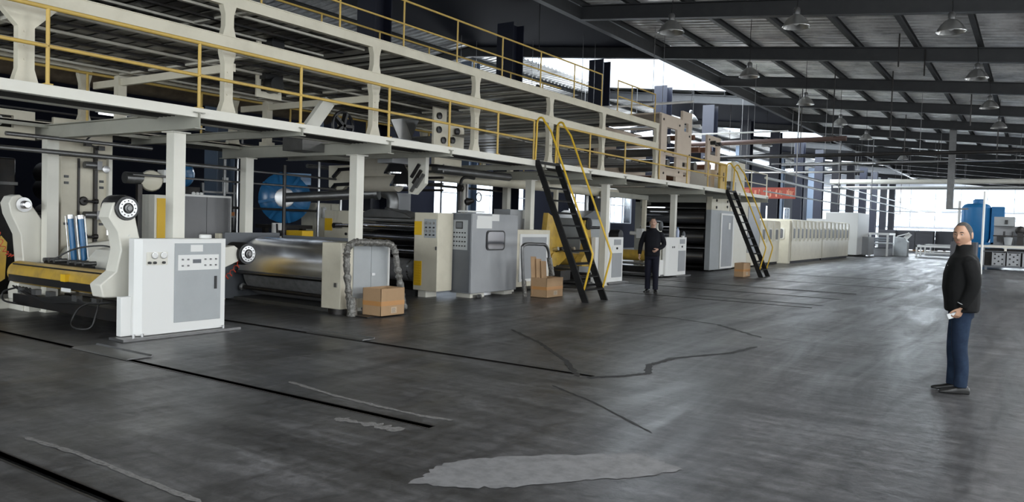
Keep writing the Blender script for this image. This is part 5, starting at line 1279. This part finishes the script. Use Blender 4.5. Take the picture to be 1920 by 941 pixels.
for i, (x, y) in enumerate(drops):
    zb = (5.0, 4.9, 5.6, 5.0, 5.2, 4.7, 6.3, 6.2, 5.1)[i]
    single('roof_drop_rod', M().cyl((x, y, zb), (x, y, RZ(x)+0.35), 0.022, seg=6), DARK, 'thin dark rod hanging from the roof, %s' % ('left of mid hall', 'right of mid hall', 'near the right lamp row', 'beside the far right lamp', 'in the far middle', 'above the long silver pipes', 'short one near the right lamps', 'short one by the second right lamp', 'farthest one')[i], 'rod')
# --- small things on the floor
pl = thing('steel_cover_plate', 'bent bright steel plate bridging the near floor slot', 'plate', (-8.5, 4.73, 0))
part('plate', M().prism([(4.58,0.006),(4.62,0.022),(4.86,0.014),(4.88,0.03),(4.89,0.03),(4.88,0.006),(4.62,0.006)], 'X', -9.08, -7.95), MIDST, pl)
pl = thing('steel_cover_plate', 'bent steel plate bridging the slot farther right, in front of the preheater', 'plate', (-7.7, 7.38, 0))
part('plate', M().prism([(7.26,0.006),(7.29,0.02),(7.48,0.014),(7.49,0.028),(7.50,0.028),(7.50,0.006)], 'X', -8.2, -7.15), MIDST, pl)
single('metal_strip', M().box(-0.11, 0.11, -0.02, 0.02, 0.003, 0.008), ALU, 'short flat metal strip on the floor in front of the near control cabinet', 'strip', loc=(-8.17, 5.50, 0))

# --- further background equipment between the splicer and the fan
lk = thing('steel_locker', 'narrow grey steel locker seen beneath the paper rolls, right of the duct elbow', 'locker', (-13.9, 15.2, 0))
part('carcass', M().box(-14.2, -13.7, 14.8, 15.6, 0, 2.25), GREY2, lk, bev=0.01)
part('door', M().box(-13.7, -13.68, 14.85, 15.55, 0.1, 2.18), GREY2, lk)
part('handle', M().box(-13.68, -13.66, 14.9, 14.93, 1.1, 1.3), BLACKP, lk)
pk = thing('pale_tank_unit', 'pale upright machine unit in the background between the blue fan and the splicer plate', 'machine', (-14.0, 13.3, 0))
part('body', M().box(-14.6, -14.1, 12.7, 13.5, 0.3, 1.9), CREAM, pk, bev=0.02)
part('base', M().box(-14.7, -14.0, 12.6, 13.6, 0, 0.3), DARK, pk)
for k in range(2): part('canister', M().lathe([(0.05,0),(0.06,0.03),(0.06,0.22),(0.03,0.26)], (-14.05, 12.75+0.16*k, 1.55), (0,0,1), 14), WHITE, pk)
rk = thing('pipe_rack', 'dark pipe rack with orange parts behind the grey double-door cupboard', 'rack', (-14.2, 10.0, 0))
for y in (9.75, 10.5): part('post', M().box(-14.25, -14.2, y, y+0.05, 0, 2.2), MIDST, rk)
for z in (0.9, 1.2, 1.5, 2.0): part('shelf_bar', M().box(-14.25, -14.18, 9.75, 10.55, z, z+0.04), MIDST if z > 1.3 else DARK, rk)
part('orange_tray', M().box(-14.3, -14.15, 9.8, 10.5, 1.54, 1.62), ORANGE, rk)
part('white_canister', M().cyl((-14.2, 10.3, 2.04), (-14.2, 10.3, 2.34), 0.06, seg=14), WHITE, rk)
pp = thing('filter_unit', 'small filter unit with curled black hose beneath the blue fan', 'filter', (-12.9, 10.9, 0.9))
part('plate', M().box(-13.25, -13.2, 10.75, 11.05, 1.0, 1.42), WHITE, pp)
part('bowl', M().lathe([(0.03,0),(0.05,0.03),(0.05,0.12)], (-13.15, 10.9, 1.15), (0,0,1), 12), BLACKP, pp)
part('hose', M().tube(smooth([(-13.15,10.8,1.4),(-13.05,10.75,1.1),(-13.1,10.9,0.95),(-13.1,11.05,1.1),(-13.15,11.0,1.35)]), 0.02, 8), RUBBER, pp)
part('stand', M().box(-13.24, -13.20, 10.87, 10.93, 0, 1.0), DARK, pp)
# ================================================================== PEOPLE
def ell(c, rx, ry, n=20, p=2.0, tilt=0.0, yaw=0.0):
    """horizontal super-ellipse ring round c"""
    out = []
    for k in range(n):
        a = 2*PI*k/n; ca, sa = math.cos(a), math.sin(a)
        x = math.copysign(abs(ca)**(2/p), ca)*rx; y = math.copysign(abs(sa)**(2/p), sa)*ry
        x, y = x*math.cos(yaw)-y*math.sin(yaw), x*math.sin(yaw)+y*math.cos(yaw)
        out.append(Vector((c[0]+x, c[1]+y, c[2]+y*tilt)))
    return out
def limb(pts, rr, seg=14, flat=1.0):
    return M().tube(smooth(pts, 5), interp(rr, 5), seg)
def interp(r, n):
    out = []
    for i in range(len(r)-1):
        for k in range(n): out.append(r[i]+(r[i+1]-r[i])*k/n)
    out.append(r[-1]); return out
def merge(*ms):
    o = M()
    for m in ms: o.add(m.v, m.f)
    return o
def xf(m, mt):
    m.v = [tuple(mt @ Vector(v)) for v in m.v]; return m
def head_mesh(yaw=0.0, pitch=0.0, c=(0, 0, 1.62), s=1.0):
    nu, nv = 40, 30; vs = []; fs = []
    G = lambda a, b, w: math.exp(-((a-b)/w)**2)
    for j in range(nv+1):
        th = PI*j/nv
        for i in range(nu):
            ph = 2*PI*i/nu
            x = math.sin(th)*math.cos(ph); y = math.sin(th)*math.sin(ph); z = math.cos(th)
            fx, fy, fz = x*0.076, y*0.094, z*0.118
            f = max(0, y)
            low = max(0, -z)
            fx *= 1-0.34*low**1.6; fy *= 1-0.12*low
            if y < 0: fz += 0.0; fy *= 1-0.25*low**1.2; fx *= 1+0.02
            if y > 0:
                ff = f**2
                fy += 0.006*G(fz, 0.032, 0.012)*ff                                     # brow
                fy -= 0.012*G(fz, 0.010, 0.014)*ff*(G(fx, 0.031, 0.016)+G(fx, -0.031, 0.016))  # sockets
                fy += 0.026*G(fz, -0.024, 0.015)*G(fx, 0, 0.015)*ff + 0.010*G(fz, 0.0, 0.02)*G(fx, 0, 0.008)*ff
                fy += 0.006*G(fz, -0.012, 0.02)*(G(fx, 0.045, 0.02)+G(fx, -0.045, 0.02))*ff   # cheeks
                fy += 0.008*G(fz, -0.055, 0.006)*G(fx, 0, 0.022)*ff + 0.007*G(fz, -0.067, 0.006)*G(fx, 0, 0.018)*ff
                fy -= 0.003*G(fz, -0.061, 0.004)*G(fx, 0, 0.022)*ff
                fy += 0.012*G(fz, -0.098, 0.016)*G(fx, 0, 0.025)
            vs.append((fx*s, fy*s, fz*s))
    for j in range(nv):
        for i in range(nu):
            i2 = (i+1) % nu; fs.append((j*nu+i, (j+1)*nu+i, (j+1)*nu+i2, j*nu+i2))
    h = M().add(vs, fs)
    for sx in (-1, 1):
        e = M(); e.loft([ell((sx*0.076*s, -0.006*s, z*s), 0.010*s, r*s, 10) for z, r in ((-0.032,0.006),(-0.02,0.012),(0.0,0.017),(0.018,0.018),(0.028,0.008))])
        h = merge(h, e)
    R_ = Matrix.Translation(c) @ Matrix.Rotation(yaw, 4, 'Z') @ Matrix.Rotation(pitch, 4, 'X')
    return xf(h, R_), R_
def hand_mesh(wrist, d, palm_n, side, curl=0.5, s=1.0):
    """hand from the wrist along d; palm_n = direction the palm faces; side=+1 thumb on d x palm_n side"""
    W = Vector(wrist); d = Vector(d).normalized(); n = Vector(palm_n); n = (n-d*n.dot(d)).normalized(); t = d.cross(n)*side
    ms = []
    rings = []
    for f, w, h in ((-0.01,0.026,0.020),(0.02,0.032,0.019),(0.055,0.041,0.016),(0.085,0.042,0.014),(0.095,0.036,0.011)):
        c = W + d*f*s
        rings.append([c + t*math.cos(2*PI*k/14)*w*s + n*math.sin(2*PI*k/14)*h*s for k in range(14)])
    ms.append(M().loft(rings))
    for off, L, r in ((0.030,0.068,0.0090),(0.011,0.078,0.0095),(-0.009,0.072,0.0090),(-0.028,0.056,0.0080)):
        p = W + d*0.085*s + t*off*s; pts = [p - d*0.015*s, p]; a = 0.0
        for seg_, k in ((0.45, 0.55), (0.30, 1.0), (0.25, 0.8)):
            a += curl*k; dd = d*math.cos(a)+n*math.sin(a); p = p + dd*L*seg_*s; pts.append(p)
        ms.append(M().tube(pts, [r*s, r*s, r*0.96*s, r*0.88*s, r*0.7*s], 10))
    p = W + d*0.022*s + t*0.026*s; a = 0.75
    pts = [p]
    for L_, k in ((0.040, 0), (0.030, -0.25), (0.024, -0.25)):
        a += k; dd = d*math.cos(a)+t*math.sin(a)*0.9+n*0.45; p = p + dd.normalized()*L_*s; pts.append(p)
    ms.append(M().tube(pts, [0.013*s, 0.012*s, 0.010*s, 0.007*s], 10))
    return merge(*ms)
def remesh(o, v, sm=4):
    r = o.modifiers.new('skin', 'REMESH'); r.mode = 'VOXEL'; r.voxel_size = v; r.use_smooth_shade = True
    s_ = o.modifiers.new('soften', 'SMOOTH'); s_.factor = 0.5; s_.iterations = sm
def person(label, loc, heading, headyaw, headpitch, armL, armR, feet, skin, jacket, trouser, hair, S=1.0, fine=1.0, thick=1.0, collar=True, hair_top=0.0, hs=1.0):
    """faces +Y locally, x to its right. armX = (shoulder, elbow, wrist, palm normal, curl)"""
    t = thing('person', label, 'person', (0, 0, 0))
    hm, HR = head_mesh(headyaw, headpitch, (0, 0.02, 1.622-0.05*(hs-1)))
    HR = HR @ Matrix.Scale(hs, 4); hm, _q = head_mesh(headyaw, headpitch, (0, 0.02, 1.622-0.05*(hs-1)), hs)
    neck = M().loft([ell((0,0.0,1.42),0.07,0.065,16), ell((0,0.0,1.48),0.060,0.062,16), ell((0,0.005,1.56),0.056,0.062,16), ell((0,0.01,1.60),0.05,0.055,16)])
    tor = M().loft([ell((0,0,0.86),0.15,0.10), ell((0,0,1.0),0.15,0.10), ell((0,0,1.2),0.15,0.10), ell((0,0,1.38),0.15,0.09), ell((0,0,1.46),0.07,0.06)])
    ms = [hm, neck, tor]
    for (sh, el, wr, pn, curl), sd_ in ((armL, -1), (armR, 1)):
        ms.append(limb([sh, el, wr], [0.042, 0.036, 0.026]))
        d = (Vector(wr)-Vector(el)).normalized()
        ms.append(hand_mesh(Vector(wr)-d*0.005, d, pn, sd_ if True else 1, curl))
    for (fx, fy, fyaw), sx in zip(feet, (-1, 1)):
        ms.append(limb([(sx*0.085,0,0.9), ((sx*0.085+fx)/2, fy*0.5+0.015, 0.48), (fx, fy, 0.07)], [0.075, 0.052, 0.035]))
    b = part('body', merge(*ms), skin, t); remesh(b, 0.0045/fine, 3)
    # jacket
    k = thick
    jt = [M().loft([ell((0,0.0,0.84),0.185*k,0.128*k,24,2.3), ell((0,0,0.86),0.192*k,0.135*k,24,2.3), ell((0,0.0,0.95),0.190*k,0.142*k,24,2.3), ell((0,0.012,1.08),0.192*k,0.15*k,24,2.3), ell((0,0.012,1.22),0.198*k,0.145*k,24,2.3),
          ell((0,0.005,1.32),0.200*k,0.130*k,24,2.3), ell((0,0,1.39),0.185*k,0.110*k,24,2.2), ell((0,0,1.435),0.140,0.092,24,2.0), ell((0,0,1.465),0.095,0.084,24,2.0), ell((0,0.0,1.495),0.076,0.080,24), ell((0,0.0,1.525 if collar else 1.505),0.070,0.078,24)])]
    for (sh, el, wr, pn, curl) in (armL, armR):
        sh, el, wr = Vector(sh), Vector(el), Vector(wr); end = wr - (wr-el).normalized()*0.012
        jt.append(limb([sh-Vector((0,0,0.02)), el, end], [0.070*k, 0.060*k, 0.044*k], 16))
        jt.append(M().lathe([(0.02,-0.066),(0.05,-0.05),(0.068,0),(0.05,0.05),(0.02,0.066)], sh-Vector((0,0,0.025)), (0,0,1), 16))
    j = part('jacket', merge(*jt), jacket, t); remesh(j, 0.008/fine, 12)
    # trousers
    tr = [M().loft([ell((0,0,0.78),0.165,0.115,22,2.2), ell((0,0,0.86),0.168,0.118,22,2.2), ell((0,0,0.92),0.165,0.112,22,2.2)])]
    for (fx, fy, fyaw), sx in zip(feet, (-1, 1)):
        tr.append(limb([(sx*0.082,0,0.86), ((sx*0.085*0.5+fx*0.5), fy*0.5+0.02, 0.50), (fx, fy, 0.28), (fx, fy+0.005, 0.07)], [0.097, 0.075, 0.066, 0.064], 18))
    tr_ = part('trousers', merge(*tr), trouser, t); remesh(tr_, 0.008/fine, 6)
    for (fx, fy, fyaw) in feet:
        c, s_ = math.cos(fyaw), math.sin(fyaw)
        rings = []
        for yy, w, h in ((-0.085,0.026,0.05),(-0.075,0.034,0.085),(-0.02,0.037,0.10),(0.03,0.038,0.085),(0.09,0.045,0.058),(0.15,0.046,0.045),(0.185,0.036,0.036),(0.205,0.018,0.026)):
            r_ = []
            for q in range(16):
                a = 2*PI*q/16; x = w*math.cos(a); z = max(0.004, h*0.5+h*0.5*math.sin(a)) if math.sin(a) > -0.2 else 0.004
                r_.append(Vector((fx+x*c-yy*s_, fy+x*s_+yy*c, z)))
            rings.append(r_)
        sh = part('shoe', M().loft(rings), SHOE, t)
        sm_ = sh.modifiers.new('soft', 'SUBSURF'); sm_.levels = 1; sm_.render_levels = 1
    # hair: shell over the upper and rear skull
    hv = M(); nu, nv = 36, 16; vs = []; fs = []
    for jj in range(nv+1):
        for ii in range(nu):
            ph = 2*PI*ii/nu; front = max(0, math.sin(ph))
            lim = 1.95-1.22*min(1, front*1.35)**1.3
            th = lim*jj/nv
            x, y, z = math.sin(th)*math.cos(ph), math.sin(th)*math.sin(ph), math.cos(th)
            low = max(0, -z)
            g_ = 1.0 if jj < nv else 0.97
            vs.append((x*0.0795*g_*(1-0.3*low**1.5), y*0.0975*g_*(1-0.1*low)*(1 if y > 0 else 1.0), z*(0.1215+hair_top)*1.0))
    for jj in range(nv):
        for ii in range(nu):
            i2 = (ii+1) % nu; fs.append((jj*nu+ii, (jj+1)*nu+ii, (jj+1)*nu+i2, jj*nu+i2))
    part('hair', xf(hv.add(vs, fs), HR), hair, t)
    for sx in (-1, 1):
        e = part('eye', xf(M().lathe([(0.001,0.0),(0.0045,0.0012),(0.0075,0.004),(0.009,0.010),(0.008,0.016)], (sx*0.029, 0.0845, 0.0090), (0,-1,0), 14), HR), EYEW, t)
        part('iris', xf(M().lathe([(0.001,-0.0008),(0.004,0.0004),(0.0045,0.002)], (sx*0.029, 0.0846, 0.0090), (0,-1,0), 12), HR), BLACKP, e)
        part('eyelid', xf(M().tube([(sx*0.018,0.0835,0.0125),(sx*0.029,0.0860,0.0168),(sx*0.041,0.078,0.0125)], [0.0025,0.0042,0.002], 8), HR), skin, t)
        part('eyebrow', xf(M().tube([(sx*0.014,0.0925,0.030),(sx*0.030,0.0905,0.033),(sx*0.045,0.0815,0.028)], [0.0025,0.0036,0.0018], 8), HR), HAIRB, t)
    part('mouth', xf(M().tube([(-0.021,0.0885,-0.062),(-0.009,0.0955,-0.060),(0.009,0.0955,-0.060),(0.021,0.0885,-0.062)], [0.0018,0.0045,0.0045,0.0018], 8), HR), LIP, t)
    t.scale = (S, S, S); t.rotation_euler = (0, 0, heading); t.location = loc
    return t
# man in black jacket, in profile, turned to the left of the picture, head towards the camera
P1 = person('man in black jacket and blue jeans standing at the right, looking left', (-0.60, 9.12, 0), math.radians(100), math.radians(60), math.radians(-3),
    ((-0.185, -0.02, 1.375), (-0.225, -0.07, 1.13), (-0.20, 0.02, 0.885), (0.7, 0.6, 0), 0.9),
    ((0.185, 0, 1.375), (0.225, -0.04, 1.12), (0.215, -0.02, 0.88), (-1, 0, 0), 0.5),
    ((-0.075, -0.02, 0.15), (0.085, 0.03, -0.1)), SKIN, JACK, JEAN, HAIR, S=0.99, thick=1.16, hs=1.12)
lg = part('jacket_logo', M().prism([(-0.01,0),(0.01,0),(0.0,0.012)], 'Y', 0, 0.002), WHITE, P1)
lg.location = (-0.085, 0.150, 1.30); lg.rotation_euler = (-0.08, 0, 0.2)
P2 = person('man in dark navy work clothes standing between the near ladder and the third white cabinet', (-7.66, 17.5, 0), math.radians(197), math.radians(8), math.radians(-5),
    ((-0.18, 0, 1.38), (-0.26, -0.03, 1.13), (-0.13, 0.11, 1.01), (1, 0, 0.2), 0.7),
    ((0.185, 0, 1.385), (0.27, -0.02, 1.12), (0.29, 0.05, 0.87), (-1, 0, 0), 0.6),
    ((-0.10, 0.02, 0.2), (0.085, -0.02, -0.25)), SKIN2, JACK2, JEAN2, HAIRB, S=1.03, thick=0.95, collar=False, hair_top=0.012)
part('cuff_stripe', M().lathe([(0.052,0),(0.055,0.004),(0.052,0.008)], (-0.202,0.012,0.925), (-0.1,-0.35,0.95), 18, cap=False), GREY, P1)
# folded phone held low by the man at the right
bpy.context.view_layer.update()
hw_ = P1.matrix_world @ Vector((-0.165, 0.085, 0.80))
ph = thing('mobile_phone', 'pale mobile phone held low in the left hand of the man at the right', 'phone', tuple(hw_))
part('phone_body', M().bar(hw_+Vector((-0.05,-0.01,-0.015)), hw_+Vector((0.03,0.0,0.02)), 0.055, 0.010, (0.3, -0.8, 0.3)), ALU, ph, bev=0.003)
part('phone_screen', M().bar(hw_+Vector((-0.047,-0.01,-0.009)), hw_+Vector((0.027,0.0,0.026)), 0.048, 0.003, (0.3, -0.8, 0.3)), WHITE, ph)

# repeats share a group
GROUPS = {'support_column': 'columns carrying the platform', 'guard_rail': 'yellow and cream guard rails', 'ship_ladder': 'black ladders up to the platform',
          'roll_stand': 'mill roll stands along the line', 'control_cabinet': 'white control cabinets along the line', 'cardboard_box': 'cardboard boxes on the floor',
          'folded_card': 'folded card in the open box', 'spiral_hose': 'spiral air hoses', 'drooping_hose': 'drooping black hoses', 'conveyor_hood': 'cream hood sections',
          'board_stack': 'dark stacks of board', 'perforated_crate': 'perforated crates under the right machine', 'roller_conveyor': 'white roller tables', 'silver_pipe': 'silver pipes running down the hall',
          'pipe_hanger': 'hangers of the silver pipes', 'cross_hall_pipe': 'pipes crossing the hall', 'riser_pipe': 'background riser pipes', 'line_pipe': 'background line pipes',
          'cross_pipe': 'pipes under the first beam', 'thin_cable_pipe': 'cable pipes behind the rear rail', 'roof_drop_rod': 'rods hanging from the roof', 'hanging_motor': 'motors hanging from the bridge',
          'steel_cover_plate': 'steel plates over the floor slots', 'dark_main_duct': 'dark main pipes', 'thick_duct': 'ducts under the platform'}
for o in bpy.data.objects:
    k_ = o.name.split('.')[0]
    if o.parent is None and k_ in GROUPS: o['group'] = GROUPS[k_]
# every label must be unique
seen = {}
for o in bpy.data.objects:
    if o.parent is None and 'label' in o.keys() and 'category' in o.keys():
        if o['label'] in seen: print('DUPLICATE LABEL', o['label'])
        seen[o['label']] = 1
